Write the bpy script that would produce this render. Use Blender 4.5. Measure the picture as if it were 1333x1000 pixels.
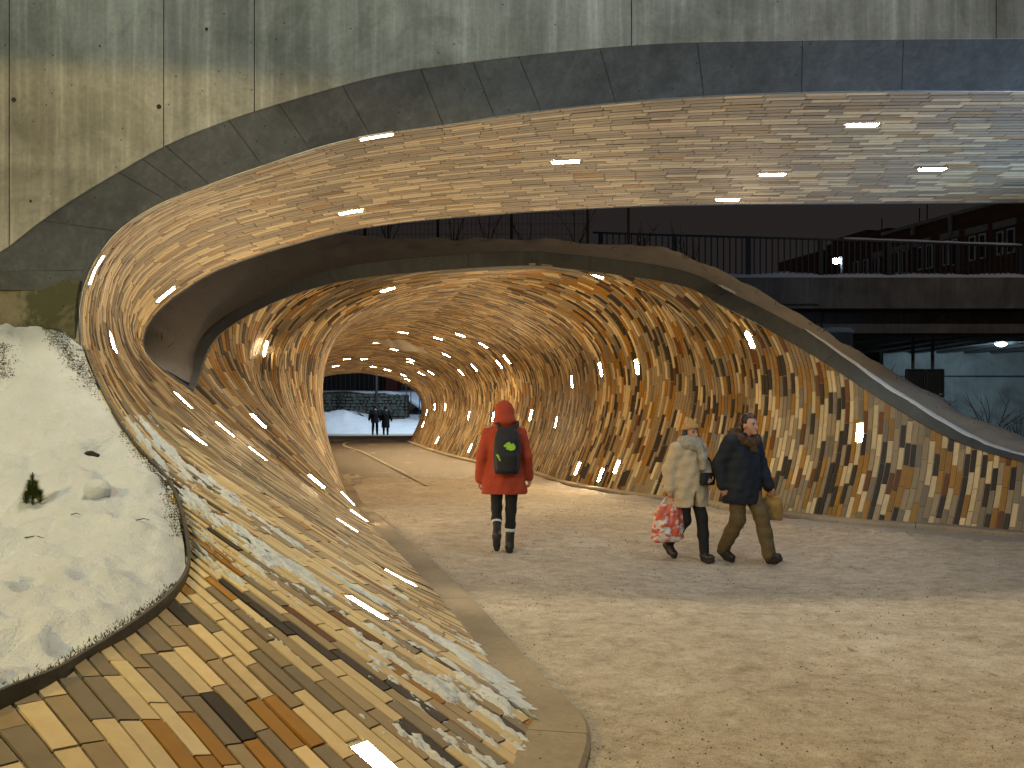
import bpy, bmesh, math, random
import numpy as np
from mathutils import Vector

random.seed(7)
RNG = np.random.default_rng(11)
for o in list(bpy.data.objects):
    bpy.data.objects.remove(o, do_unlink=True)
SC = bpy.context.scene
COL = SC.collection

# ------------------------------------------------------------------ camera
FPX, CX, HZ, CAMH = 1154.0, 666.5, 531.0, 1.57      # focal length and horizon in photo pixels, eye height in metres
cam_d = bpy.data.cameras.new('camera')
cam_d.sensor_width = 36.0
cam_d.lens = 36.0 * FPX / 1333.0
cam_d.shift_y = (HZ - 500.0) / 1333.0
cam_d.clip_start = 0.05
cam_d.clip_end = 2000.0
cam = bpy.data.objects.new('camera', cam_d)
cam.location = (0, 0, CAMH)
cam.rotation_euler = (math.radians(90), 0, 0)
COL.objects.link(cam)
SC.camera = cam

# ------------------------------------------------------------------ night sky
world = bpy.data.worlds.new('World')
SC.world = world
world.use_nodes = True
wn = world.node_tree
wn.nodes.clear()
w_out = wn.nodes.new('ShaderNodeOutputWorld')
w_add = wn.nodes.new('ShaderNodeAddShader')
w_sky = wn.nodes.new('ShaderNodeTexSky')
w_sky.sky_type = 'NISHITA'
w_sky.sun_disc = False
w_sky.sun_elevation = math.radians(-6)
w_sky.sun_rotation = math.radians(200)
w_b1 = wn.nodes.new('ShaderNodeBackground')
w_b1.inputs['Strength'].default_value = 0.02
w_b2 = wn.nodes.new('ShaderNodeBackground')           # city glow on the clouds
w_b2.inputs['Color'].default_value = (0.0185, 0.0155, 0.0150, 1)
w_b2.inputs['Strength'].default_value = 1.0
wn.links.new(w_sky.outputs[0], w_b1.inputs['Color'])
wn.links.new(w_b1.outputs[0], w_add.inputs[0])
wn.links.new(w_b2.outputs[0], w_add.inputs[1])
wn.links.new(w_add.outputs[0], w_out.inputs['Surface'])

# ------------------------------------------------------------------ street lighting behind and above the camera, plus added fill spots
def spot(name, loc, target, power, col, size, angle, blend=0.3):
    d = bpy.data.lights.new(name, 'SPOT')
    d.energy = power; d.color = col; d.shadow_soft_size = size
    d.spot_size = math.radians(angle); d.spot_blend = blend
    o = bpy.data.objects.new(name, d)
    o.location = loc
    o.rotation_euler = (Vector(target) - Vector(loc)).to_track_quat('-Z', 'Y').to_euler()
    COL.objects.link(o)
    return o
LAMPS = dict(
    mast=spot('mast_lamp', (1.8, 3.6, 21.0), (1.2, 2.8, 0), 9400, (1.0, 0.81, 0.50), 1.5, 62, 0.5),
    amber=spot('path_lamp', (-6.5, -4.0, 4.95), (-6.45, -3.3, 0), 2200, (1.0, 0.60, 0.15), 0.10, 157, 0.015),
    green=spot('road_lamp', (-5.5, -9.0, 9.5), (-3.9, 6.0, 4.2), 3000, (0.66, 1.0, 0.92), 0.4, 54, 1.0),
    blue=spot('side_lamp', (9.0, -8.0, 9.0), (4.5, 6.7, 5.0), 2300, (0.30, 0.62, 1.0), 0.4, 50, 0.9),
    cool=spot('soffit_cool_fill', (6.8, 8.7, 0.2), (3.6, 8.8, 4.1), 1000, (0.34, 0.60, 1.0), 0.3, 92, 1.0),  # added fill that cools the soffit, no fitting stands there
    bank=spot('road_lamp', (9.5, 14.0, 11.0), (2.5, 16.5, 4.0), 900, (1.0, 0.72, 0.40), 0.15, 62, 0.6),
    deck=spot('deck_beam_fill', (15.0, 17.0, 12.0), (14.0, 28.5, 5.2), 480, (1.0, 0.90, 0.84), 0.2, 75, 0.9),  # added spot to brighten the edge beam of the road bridge
)

SC.view_settings.view_transform = 'Standard'
SC.view_settings.look = 'None'
SC.view_settings.exposure = 0.0
SC.view_settings.gamma = 1.0
SC.view_settings.use_curve_mapping = False
SC.cycles.use_denoising = True
SC.cycles.max_bounces = 6
SC.cycles.diffuse_bounces = 4
SC.cycles.glossy_bounces = 3
SC.cycles.transmission_bounces = 3
SC.cycles.sample_clamp_indirect = 6.0
SC.cycles.caustics_reflective = False
SC.cycles.caustics_refractive = False

# ------------------------------------------------------------------ helpers
def P(px, py, Y):
    """world point seen at photo pixel (px, py) at a distance Y"""
    return np.array(((px - CX) / FPX * Y, Y, CAMH + (HZ - py) / FPX * Y))

def G(px, py, z=0.0):
    Y = (CAMH - z) * FPX / (py - HZ)
    return np.array(((px - CX) / FPX * Y, Y, z))

def to_px(p):
    p = np.asarray(p, float)
    return np.stack((CX + p[..., 0] / p[..., 1] * FPX, HZ - (p[..., 2] - CAMH) / p[..., 1] * FPX), -1)

def hermite(t, pts, q):
    """smooth curve through pts at parameters t, evaluated at q (finite-difference tangents)"""
    t = np.asarray(t, float); pts = np.asarray(pts, float); q = np.asarray(q, float)
    d = np.diff(t); s = np.diff(pts, axis=0) / d.reshape((-1,) + (1,) * (pts.ndim - 1))
    m = np.empty_like(pts)
    m[0] = s[0]; m[-1] = s[-1]
    if len(t) > 2:
        w = (d[1:] / (d[1:] + d[:-1])).reshape((-1,) + (1,) * (pts.ndim - 1))
        m[1:-1] = s[:-1] * w + s[1:] * (1 - w)
    i = np.clip(np.searchsorted(t, q, side='right') - 1, 0, len(t) - 2)
    sh = (-1,) + (1,) * (pts.ndim - 1)
    h = d[i].reshape(sh); x = ((q - t[i]) / d[i]).reshape(sh)
    x2, x3 = x * x, x * x * x
    return (2*x3 - 3*x2 + 1) * pts[i] + (x3 - 2*x2 + x) * h * m[i] + (-2*x3 + 3*x2) * pts[i+1] + (x3 - x2) * h * m[i+1]

def arclen(p):
    return np.concatenate(([0.0], np.cumsum(np.linalg.norm(np.diff(p, axis=0), axis=1))))

def smooth(pts, n):
    pts = np.asarray(pts, float)
    t = np.concatenate(([0.0], np.cumsum(np.sqrt(np.linalg.norm(np.diff(pts, axis=0), axis=1)))))
    fine = hermite(t, pts, np.linspace(0, t[-1], max(400, n * 4)))
    s = arclen(fine)
    q = np.linspace(0, s[-1], n)
    return np.stack([np.interp(q, s, fine[:, k]) for k in range(3)], 1)

_perm = RNG.integers(0, 256, 4096)
def vnoise(x, y, seed=0):
    """2-D value noise 0..1"""
    x = np.asarray(x, float) + seed * 17.31; y = np.asarray(y, float) - seed * 9.77
    xi = np.floor(x).astype(int); yi = np.floor(y).astype(int)
    fx = x - xi; fy = y - yi
    fx = fx * fx * (3 - 2 * fx); fy = fy * fy * (3 - 2 * fy)
    def h(a, b):
        return _perm[(_perm[a & 1023] + b * 7 + (b >> 3) * 3) & 4095] / 255.0
    a = h(xi, yi); b = h(xi + 1, yi); c = h(xi, yi + 1); d = h(xi + 1, yi + 1)
    return (a * (1 - fx) + b * fx) * (1 - fy) + (c * (1 - fx) + d * fx) * fy

def fbm(x, y, octs=4, seed=0):
    v = 0; a = 0.5; s = 0
    for k in range(octs):
        v = v + a * vnoise(x * 2**k, y * 2**k, seed + k); s += a; a *= 0.5
    return v / s

def mesh_obj(name, verts, faces, mat=None, parent=None, smooth_shade=False, colours=None):
    me = bpy.data.meshes.new(name)
    me.from_pydata([tuple(map(float, v)) for v in verts], [], [tuple(map(int, f)) for f in faces])
    if mat is not None:
        me.materials.append(mat)
    if smooth_shade:
        me.polygons.foreach_set('use_smooth', [True] * len(me.polygons))
    if colours is not None:
        at = me.color_attributes.new('tile_colour', 'FLOAT_COLOR', 'POINT')
        at.data.foreach_set('color', np.asarray(colours, np.float32).ravel())
    me.update()
    o = bpy.data.objects.new(name, me)
    COL.objects.link(o)
    if parent is not None:
        o.parent = parent
    return o

def tag(o, label=None, cat=None, group=None, kind=None):
    if label: o['label'] = label
    if cat: o['category'] = cat
    if group: o['group'] = group
    if kind: o['kind'] = kind
    return o

def thing(name, label, cat, group=None, loc=(0, 0, 0), rz=0.0):
    o = bpy.data.objects.new(name, None)
    o.empty_display_size = 0.2
    o.location = loc; o.rotation_euler = (0, 0, rz)
    COL.objects.link(o)
    return tag(o, label, cat, group)

def grid_faces(nr, nc, flip=False):
    f = []
    for i in range(nr - 1):
        for j in range(nc - 1):
            a = i * nc + j
            q = (a, a + 1, a + nc + 1, a + nc)
            f.append(q[::-1] if flip else q)
    return f

class MB:
    """collects boxes, bars and tubes and builds ONE mesh object"""
    def __init__(s): s.v = []; s.f = []
    def add(s, verts, faces):
        n = len(s.v)
        s.v.extend([tuple(map(float, p)) for p in verts]); s.f.extend([tuple(i + n for i in q) for q in faces])
        return s
    def box(s, a, b):
        (x0, y0, z0), (x1, y1, z1) = a, b
        return s.add([(x0,y0,z0),(x1,y0,z0),(x1,y1,z0),(x0,y1,z0),(x0,y0,z1),(x1,y0,z1),(x1,y1,z1),(x0,y1,z1)],
                     [(0,3,2,1),(4,5,6,7),(0,1,5,4),(1,2,6,5),(2,3,7,6),(3,0,4,7)])
    def bar(s, p, q, w, h, up=(0, 0, 1)):
        p = Vector(p); q = Vector(q); d = (q - p).normalized(); u = Vector(up)
        if abs(d.dot(u)) > 0.98: u = Vector((0, 1, 0))
        r = d.cross(u).normalized(); u = r.cross(d)
        c = [(-w/2,-h/2),(w/2,-h/2),(w/2,h/2),(-w/2,h/2)]
        vs = [p + r*a + u*b for a, b in c] + [q + r*a + u*b for a, b in c]
        return s.add(vs, [(0,1,2,3),(7,6,5,4),(0,4,5,1),(1,5,6,2),(2,6,7,3),(3,7,4,0)])
    def tube(s, pts, rad, n=8, cap=True):
        pts = [Vector(tuple(p)) for p in pts]
        if not hasattr(rad, '__len__'): rad = [rad] * len(pts)
        vs = []; fs = []
        d0 = (pts[1] - pts[0]).normalized()
        ref = Vector((0, 0, 1)) if abs(d0.z) < 0.9 else Vector((1, 0, 0))
        for i, p in enumerate(pts):
            d = (pts[min(i+1, len(pts)-1)] - pts[max(i-1, 0)]).normalized()
            r = d.cross(ref).normalized(); u = r.cross(d)
            for k in range(n):
                a = 2 * math.pi * k / n
                vs.append(p + (r * math.cos(a) + u * math.sin(a)) * rad[i])
        for i in range(len(pts) - 1):
            for k in range(n):
                a = i*n + k; b = i*n + (k+1) % n
                fs.append((a, b, b + n, a + n))
        if cap:
            fs.append(tuple(range(n))[::-1]); fs.append(tuple(range((len(pts)-1)*n, len(pts)*n)))
        return s.add(vs, fs)
    def prism(s, poly, y0, y1):
        """polygon in (x, z), extruded from y0 (front) to y1"""
        n = len(poly)
        vs = [(x, y0, z) for x, z in poly] + [(x, y1, z) for x, z in poly]
        fs = [tuple(range(n)), tuple(range(n, 2*n))[::-1]] + [(i, i + n, (i+1) % n + n, (i+1) % n) for i in range(n)]
        return s.add(vs, fs)
    def build(s, name, mat, parent=None, sm=False):
        o = mesh_obj(name, s.v, s.f, mat, parent, sm)
        bm = bmesh.new(); bm.from_mesh(o.data)
        bmesh.ops.recalc_face_normals(bm, faces=bm.faces)
        bm.to_mesh(o.data); bm.free()
        return o

# ------------------------------------------------------------------ materials
def new_mat(name):
    m = bpy.data.materials.new(name)
    m.use_nodes = True
    nt = m.node_tree
    b = nt.nodes['Principled BSDF']
    return m, nt, b

def nd(nt, kind, **kw):
    n = nt.nodes.new(kind)
    for k, v in kw.items():
        if k in n.inputs: n.inputs[k].default_value = v
        else: setattr(n, k, v)
    return n

def coords(nt, scale=(1, 1, 1)):
    tc = nd(nt, 'ShaderNodeTexCoord'); mp = nd(nt, 'ShaderNodeMapping')
    geo = nd(nt, 'ShaderNodeNewGeometry')
    nt.links.new(geo.outputs['Position'], mp.inputs['Vector'])
    mp.inputs['Scale'].default_value = scale
    return mp.outputs[0]

def noise(nt, vec, scale, detail=5, rough=0.6, dist=0.0):
    n = nd(nt, 'ShaderNodeTexNoise', Scale=scale, Detail=detail, Roughness=rough, Distortion=dist)
    nt.links.new(vec, n.inputs['Vector'])
    return n.outputs['Fac']

def ramp(nt, fac, stops):
    r = nd(nt, 'ShaderNodeValToRGB')
    e = r.color_ramp.elements
    while len(e) > 1: e.remove(e[-1])
    e[0].position = stops[0][0]; c = stops[0][1]; e[0].color = (*c, 1) if len(c) == 3 else c
    for p, c in stops[1:]:
        k = e.new(p); k.color = (*c, 1) if len(c) == 3 else c
    nt.links.new(fac, r.inputs['Fac'])
    return r.outputs['Color']

def mix(nt, fac, a, b, mode='MIX'):
    m = nd(nt, 'ShaderNodeMix', data_type='RGBA', blend_type=mode)
    for sock, v in ((m.inputs[0], fac), (m.inputs[6], a), (m.inputs[7], b)):
        if hasattr(v, 'is_linked') or hasattr(v, 'links'): nt.links.new(v, sock)
        elif isinstance(v, (int, float)): sock.default_value = v
        else: sock.default_value = (*v, 1) if len(v) == 3 else v
    return m.outputs[2]

def bump(nt, bsdf, h, strength=0.3, dist=0.01):
    b = nd(nt, 'ShaderNodeBump', Strength=strength, Distance=dist)
    nt.links.new(h, b.inputs['Height'])
    nt.links.new(b.outputs[0], bsdf.inputs['Normal'])

def simple(name, col, rough=0.7, var=0.25, scale=6.0, metal=0.0, bmp=0.2, bdist=0.004):
    m, nt, b = new_mat(name)
    v = coords(nt)
    f = noise(nt, v, scale)
    lo = tuple(c * (1 - var) for c in col); hi = tuple(min(1, c * (1 + var)) for c in col)
    nt.links.new(ramp(nt, f, [(0.3, lo), (0.7, hi)]), b.inputs['Base Color'])
    b.inputs['Roughness'].default_value = rough
    b.inputs['Metallic'].default_value = metal
    if bmp: bump(nt, b, noise(nt, v, scale * 8, 4), bmp, bdist)
    return m

def emit(name, col, strength):
    m, nt, b = new_mat(name)
    b.inputs['Base Color'].default_value = (0.8, 0.8, 0.8, 1)
    b.inputs['Emission Color'].default_value = (*col, 1)
    b.inputs['Emission Strength'].default_value = strength
    return m

MAT = {}
def concrete(name, base, streak=0.5, moss=0.0, dark=0.6):
    m, nt, b = new_mat(name)
    v1 = coords(nt); v2 = coords(nt, (5.5, 5.5, 0.35)); v3 = coords(nt, (16, 16, 0.6))
    big = noise(nt, v1, 0.9, 6, 0.62, 0.4)
    st = noise(nt, v2, 1.0, 6, 0.7); st2 = noise(nt, v3, 1.0, 4, 0.6)
    fine = noise(nt, v1, 28, 5, 0.7)
    lo = tuple(c * dark for c in base); hi = tuple(min(1, c * 1.35) for c in base)
    c = ramp(nt, big, [(0.28, lo), (0.5, base), (0.75, hi)])
    c = mix(nt, streak, c, ramp(nt, st, [(0.3, (0.36,)*3), (0.5, (0.5,)*3), (0.70, (0.78,)*3)]), 'OVERLAY')
    c = mix(nt, streak * 0.8, c, ramp(nt, st2, [(0.35, (0.38,)*3), (0.55, (0.5,)*3), (0.74, (0.82,)*3)]), 'OVERLAY')
    c = mix(nt, 0.5, c, ramp(nt, fine, [(0.3, (0.36,)*3), (0.6, (0.56,)*3)]), 'OVERLAY')
    if moss:
        mo = noise(nt, v1, 1.7, 6, 0.7, 0.8)
        mk = ramp(nt, mo, [(0.48, (0, 0, 0)), (0.6, (moss,)*3)])
        c = mix(nt, mk, c, (0.045, 0.055, 0.02))
    # blow holes
    vo = nd(nt, 'ShaderNodeTexVoronoi', Scale=9.0); nt.links.new(v1, vo.inputs['Vector'])
    hole = ramp(nt, vo.outputs['Distance'], [(0.0, (0.25,)*3), (0.045, (0.25,)*3), (0.075, (1,)*3)])
    c = mix(nt, 1.0, c, hole, 'MULTIPLY')
    nt.links.new(c, b.inputs['Base Color'])
    b.inputs['Roughness'].default_value = 0.85
    bump(nt, b, fine, 0.35, 0.006)
    return m
MAT['wall'] = concrete('cast_concrete', (0.285, 0.29, 0.27), 0.75, 0.25, 0.55)
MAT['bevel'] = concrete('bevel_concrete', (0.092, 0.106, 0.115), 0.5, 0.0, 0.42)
MAT['moss'] = concrete('mossy_concrete', (0.19, 0.175, 0.12), 0.25, 0.85)
MAT['kerb'] = concrete('kerb_concrete', (0.27, 0.23, 0.17), 0.1, 0.0)
MAT['coping'] = concrete('coping_concrete', (0.085, 0.095, 0.10), 0.2, 0.2)
MAT['deck'] = concrete('deck_concrete', (0.20, 0.195, 0.19), 0.4, 0.0)
MAT['grout'] = simple('grout', (0.38, 0.34, 0.27), 0.9, 0.15, 20)

def tile_mat():
    m, nt, b = new_mat('glazed_tile')
    at = nd(nt, 'ShaderNodeAttribute', attribute_name='tile_colour')
    v = coords(nt)
    f = noise(nt, v, 14, 5, 0.65); g = noise(nt, v, 90, 3, 0.6); d = noise(nt, v, 1.3, 5, 0.6)
    c = mix(nt, 0.42, at.outputs['Color'], ramp(nt, f, [(0.3, (0.38,)*3), (0.7, (0.62,)*3)]), 'OVERLAY')
    c = mix(nt, 0.20, c, ramp(nt, d, [(0.35, (0.35,)*3), (0.65, (0.6,)*3)]), 'OVERLAY')
    nt.links.new(c, b.inputs['Base Color'])
    r = nd(nt, 'ShaderNodeMapRange'); nt.links.new(f, r.inputs[0])
    r.inputs[3].default_value = 0.42; r.inputs[4].default_value = 0.66
    nt.links.new(r.outputs[0], b.inputs['Roughness'])
    b.inputs['Specular IOR Level'].default_value = 0.36
    bump(nt, b, g, 0.12, 0.003)
    return m
MAT['tile'] = tile_mat()

def snow_mat(name, base=(0.80, 0.875, 0.97), dirt=0.25, dirtcol=(0.25, 0.18, 0.10)):
    m, nt, b = new_mat(name)
    v = coords(nt)
    f = noise(nt, v, 2.2, 6, 0.65); g = noise(nt, v, 60, 5, 0.7); k = noise(nt, v, 11, 6, 0.7)
    c = ramp(nt, f, [(0.3, tuple(x * 0.86 for x in base)), (0.7, base)])
    c = mix(nt, ramp(nt, k, [(0.56, (0, 0, 0)), (0.74, (dirt,)*3)]), c, dirtcol)
    nt.links.new(c, b.inputs['Base Color'])
    b.inputs['Roughness'].default_value = 0.75
    hh = nd(nt, 'ShaderNodeMath', operation='ADD'); nt.links.new(g, hh.inputs[0]); nt.links.new(k, hh.inputs[1])
    bump(nt, b, hh.outputs[0], 0.8, 0.03)
    return m
MAT['snow'] = snow_mat('snow', dirt=0.12)
MAT['dimmed_dirty_snow'] = snow_mat('dimmed_dirty_snow', (0.40, 0.375, 0.35), 0.6)  # greyed in the colour to curb lamp glow and bounce, with dirt specks
MAT['lamp_warm'] = emit('slot_lamp_warm', (1.0, 0.70, 0.37), 430.0)
MAT['lamp_low'] = emit('slot_lamp_low', (1.0, 0.72, 0.40), 170.0)
MAT['lamp_neutral'] = emit('slot_lamp_neutral', (0.92, 0.95, 1.0), 150.0)
MAT['lamp_soft'] = emit('slot_lamp_soft', (1.0, 0.80, 0.54), 120.0)
MAT['lamp_frame'] = simple('lamp_frame_metal', (0.35, 0.33, 0.30), 0.4, 0.1, 20, 0.8)
# ------------------------------------------------------------------ the tiled shell: control ribs, running from the path edge up the wall
def rib(*pts):
    return np.array([P(*p) for p in pts])
YF, YM, YB = 7.07, 8.8, 10.9            # front, middle and back of the footbridge soffit
def ext(y):                             # far right end of a soffit rib
    return (CX + 9.0 * FPX / y, HZ - 2.53 * FPX / y, y)
A0 = rib((712,950,4.32),(600,880,4.53),(500,820,4.67),(400,757,4.85),(300,690,5.05),(215,630,5.6),(165,570,6.2),(125,500,6.75),(106,451,7.0),
         (104,420,YF),(106,392,YF),(112,366,YF),(129,333,YF),(153,302,YF),(204,268,YF),(272,241,YF),(340,217,YF),(450,183,YF),(600,160,YF),(700,145,YF),
         (850,130,YF),(1000,122,YF),(1150,119,YF),(1333,118,YF), ext(YF))
A1 = rib((575,775,7.43),(518,748,7.2),(450,708,7.24),(350,645,7.29),(261,585,7.5),(200,530,7.9),(160,475,8.2),(145,430,8.5),
         (145,390,8.65),(160,350,8.75),(195,315,YM),(260,280,YM),(370,250,YM),(500,228,YM),(650,213,YM),(800,205,YM),(1000,201,YM),(1333,199,YM), ext(YM))
A2 = rib((491,690,11.4),(445,665,11.3),(400,632,11.3),(325,572,11.1),(250,510,10.95),(210,482,10.85),(192,464,10.8),(184,447,10.8),
         (187,430,10.85),(200,410,YB),(225,387,YB),(260,363,YB),(300,344,YB),(380,318,YB),(450,300,YB),(530,288,YB),(620,280,YB),(760,271,YB),(900,266,YB),(1150,264,YB),(1333,263,YB), ext(YB))
def resample(r, knee, n1, n2):
    """n1 points up to the knee (the leftmost control point), n2 beyond it"""
    fine = smooth(r, 600); s = arclen(fine)
    k = np.argmin(np.linalg.norm(fine - r[knee], axis=1))
    q = np.concatenate((np.linspace(0, s[k], n1), np.linspace(s[k], s[-1], n2 + 1)[1:]))
    return np.stack([np.interp(q, s, fine[:, c]) for c in range(3)], 1)
A_RIBS = [resample(A0, 9, 40, 60), resample(A1, 8, 40, 60), resample(A2, 7, 40, 60)]
A_T = [0.0, 0.47, 1.0]
# the mound under the snow bed: ribs from its foot up to the bed's edging
M_RIBS = [A0[:6],
          rib((640,1085,3.25),(545,1000,3.47),(450,920,3.65),(345,830,3.94),(240,742,4.6)),
          rib((520,1230,2.59),(440,1120,2.80),(340,1000,3.12),(260,910,3.41),(170,820,3.75)),
          rib((350,1330,2.26),(280,1190,2.45),(200,1070,2.62),(130,975,2.80),(60,888,3.13)),
          rib((100,1480,1.90),(60,1290,2.10),(0,1140,2.28),(-60,1050,2.40),(-130,975,2.62)),
          rib((-200,1640,1.63),(-260,1400,1.75),(-330,1220,1.95),(-400,1120,2.08),(-480,1040,2.28))]
# tunnel: left half ribs (foot -> portal edge or crown) and right half ribs
BL_RIBS = [A2[:5],
           rib((478,676,12.5),(430,625,12.4),(370,565,12.4),(325,515,12.6),(296,465,12.8),(290,432,12.9)),
           rib((466,665,13.5),(420,605,13.8),(370,545,14.0),(345,495,14.2),(343,465,14.4),(355,430,14.6),(395,390,14.8),(445,366,14.9)),
           rib((455,655,14.6),(415,595,15.0),(385,545,15.2),(370,500,15.3),(368,460,15.4),(385,420,15.5),(430,385,15.5),(500,364,15.5),(600,350,15.5),(700,345,15.5))]
BR_RIBS = [rib((1560,705,10.4),(1566,665,10.55),(1570,628,10.7)),
           rib((1333,697,10.9),(1340,650,11.05),(1345,604,11.3)),
           rib((1223,687,11.6),(1236,630,11.85),(1243,573,12.05)),
           rib((1121,681,12.05),(1140,600,12.45),(1147,519,12.7)),
           rib((1040,672,12.85),(1062,580,13.25),(1066,500,13.4),(1058,462,13.45)),
           rib((960,662,13.8),(982,570,14.15),(988,500,14.3),(975,441,14.35),(948,402,14.4)),
           rib((925,656,14.5),(945,580,14.8),(955,520,14.95),(945,460,15.0),(915,410,15.05),(868,367,15.1)),
           rib((885,652,14.97),(910,575,15.2),(920,510,15.3),(905,450,15.4),(870,400,15.45),(800,362,15.5),(700,345,15.5))]
PROF = [(0, 0.01), (.22, .14), (.42, .27), (.55, .42), (.57, .53), (.46, .655), (.15, .77), (-.35, .865), (-1.05, .94)]
for L, R, H, bl, br in [((-3.22, 17.0), (1.36, 17.8), 4.02, .85, 1.0), ((-4.25, 20.6), (.44, 21.8), 3.92, .9, 1.0), ((-5.7, 24.4), (-1.0, 25.7), 3.75, 1.0, 1.0),
                        ((-7.3, 29.8), (-2.55, 31.2), 3.5, 1.0, 1.0), ((-9.4, 39.4), (-4.75, 41.0), 3.15, 1.0, 1.0)]:
    L = np.array(L); R = np.array(R); ax = (R - L) / np.linalg.norm(R - L); c = (L + R) / 2
    c = c + ax * 0.15
    for side, foot, b, out in ((-1, L, bl, BL_RIBS), (1, R, br, BR_RIBS)):
        pts = []
        for d, z in PROF:
            q = foot + ax * side * (d * (b if d > 0 else 1.0))
            pts.append((q[0], q[1], z * H))
        half = np.linalg.norm(c - foot)
        q = foot - ax * side * min(1.75, half * .8); pts.append((q[0], q[1], H * .983))
        pts.append((c[0], c[1], H))
        out.append(np.array(pts))
def even(r, n=60): return smooth(r, n)

class Shell:
    """ribs lofted along t; lays tile courses between neighbouring rib lines"""
    def __init__(s, ribs, ts, ncourse, warp=None):
        q = np.linspace(ts[0], ts[-1], ncourse + 1) if warp is None else warp
        s.lines = hermite(np.array(ts), np.array(ribs), q)        # (ncourse+1, K, 3)
        s.n = len(q) - 1
def spaced(ribs, idx, step, ts):
    """course parameters so that neighbouring lines are `step` apart at rib point idx"""
    tt = np.linspace(ts[0], ts[-1], 900)
    pts = hermite(np.array(ts), np.array(ribs)[:, idx], tt)
    s = arclen(pts); n = int(round(s[-1] / step))
    return np.interp(np.linspace(0, s[-1], n + 1), s, tt)

def chord_t(ribs, idx):
    return list(arclen(np.array(ribs)[:, idx]))
mR = [even(r) for r in M_RIBS]; mT = chord_t(mR, 40)
blR = [even(r) for r in BL_RIBS]; blT = chord_t(blR, 12)
brR = [even(r) for r in BR_RIBS]; brT = chord_t(brR, 12)
SH_A = Shell(A_RIBS, A_T, 46)
SH_M = Shell(mR, mT, 0, spaced(mR, 30, 0.088, mT))
SH_BL = Shell(blR, blT, 0, spaced(blR, 20, 0.075, blT))
SH_BR = Shell(brR, brT, 0, spaced(brR, 14, 0.075, brT))

# both halves of the tunnel meet exactly along one crown line
crown_pts = np.array([r[-1] for r in BL_RIBS[3:]])
def to_crown(shell, q, ts, i0):
    idx = np.interp(q, ts, np.arange(len(ts)))
    for i, k in enumerate(idx):
        if k < i0: continue
        target = hermite(np.arange(len(crown_pts)), crown_pts, np.array([k - i0]))[0]
        d = target - shell.lines[i, -1]
        shell.lines[i] += (np.linspace(0, 1, shell.lines.shape[1]) ** 3)[:, None] * d
to_crown(SH_BL, spaced(blR, 20, 0.075, blT), blT, 3)
to_crown(SH_BR, spaced(brR, 14, 0.075, brT), brT, 7)

PALETTE = [((0.56, 0.445, 0.25), 0.20), ((0.29, 0.22, 0.128), 0.27), ((0.19, 0.155, 0.105), 0.12), ((0.032, 0.025, 0.019), 0.18), ((0.30, 0.150, 0.022), 0.18), ((0.13, 0.050, 0.014), 0.05)]
P_SOFT = [0.42, 0.27, 0.16, 0.07, 0.055, 0.02]          # calmer mix on the footbridge
P_CALM = [0.29, 0.30, 0.34, 0.012, 0.045, 0.010]         # pale soffit
P_BOLD = [w for _, w in PALETTE]
def pick_colour(w):
    c = np.array(PALETTE[RNG.choice(len(PALETTE), p=np.array(w) / sum(w))][0])
    return np.clip(c * (1 + RNG.normal(0, 0.07)) * (1 + RNG.normal(0, 0.010, 3)), 0.01, 0.95)

def calm(c):
    return c * 0.66 + np.array((0.31, 0.275, 0.215)) * 0.34

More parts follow.
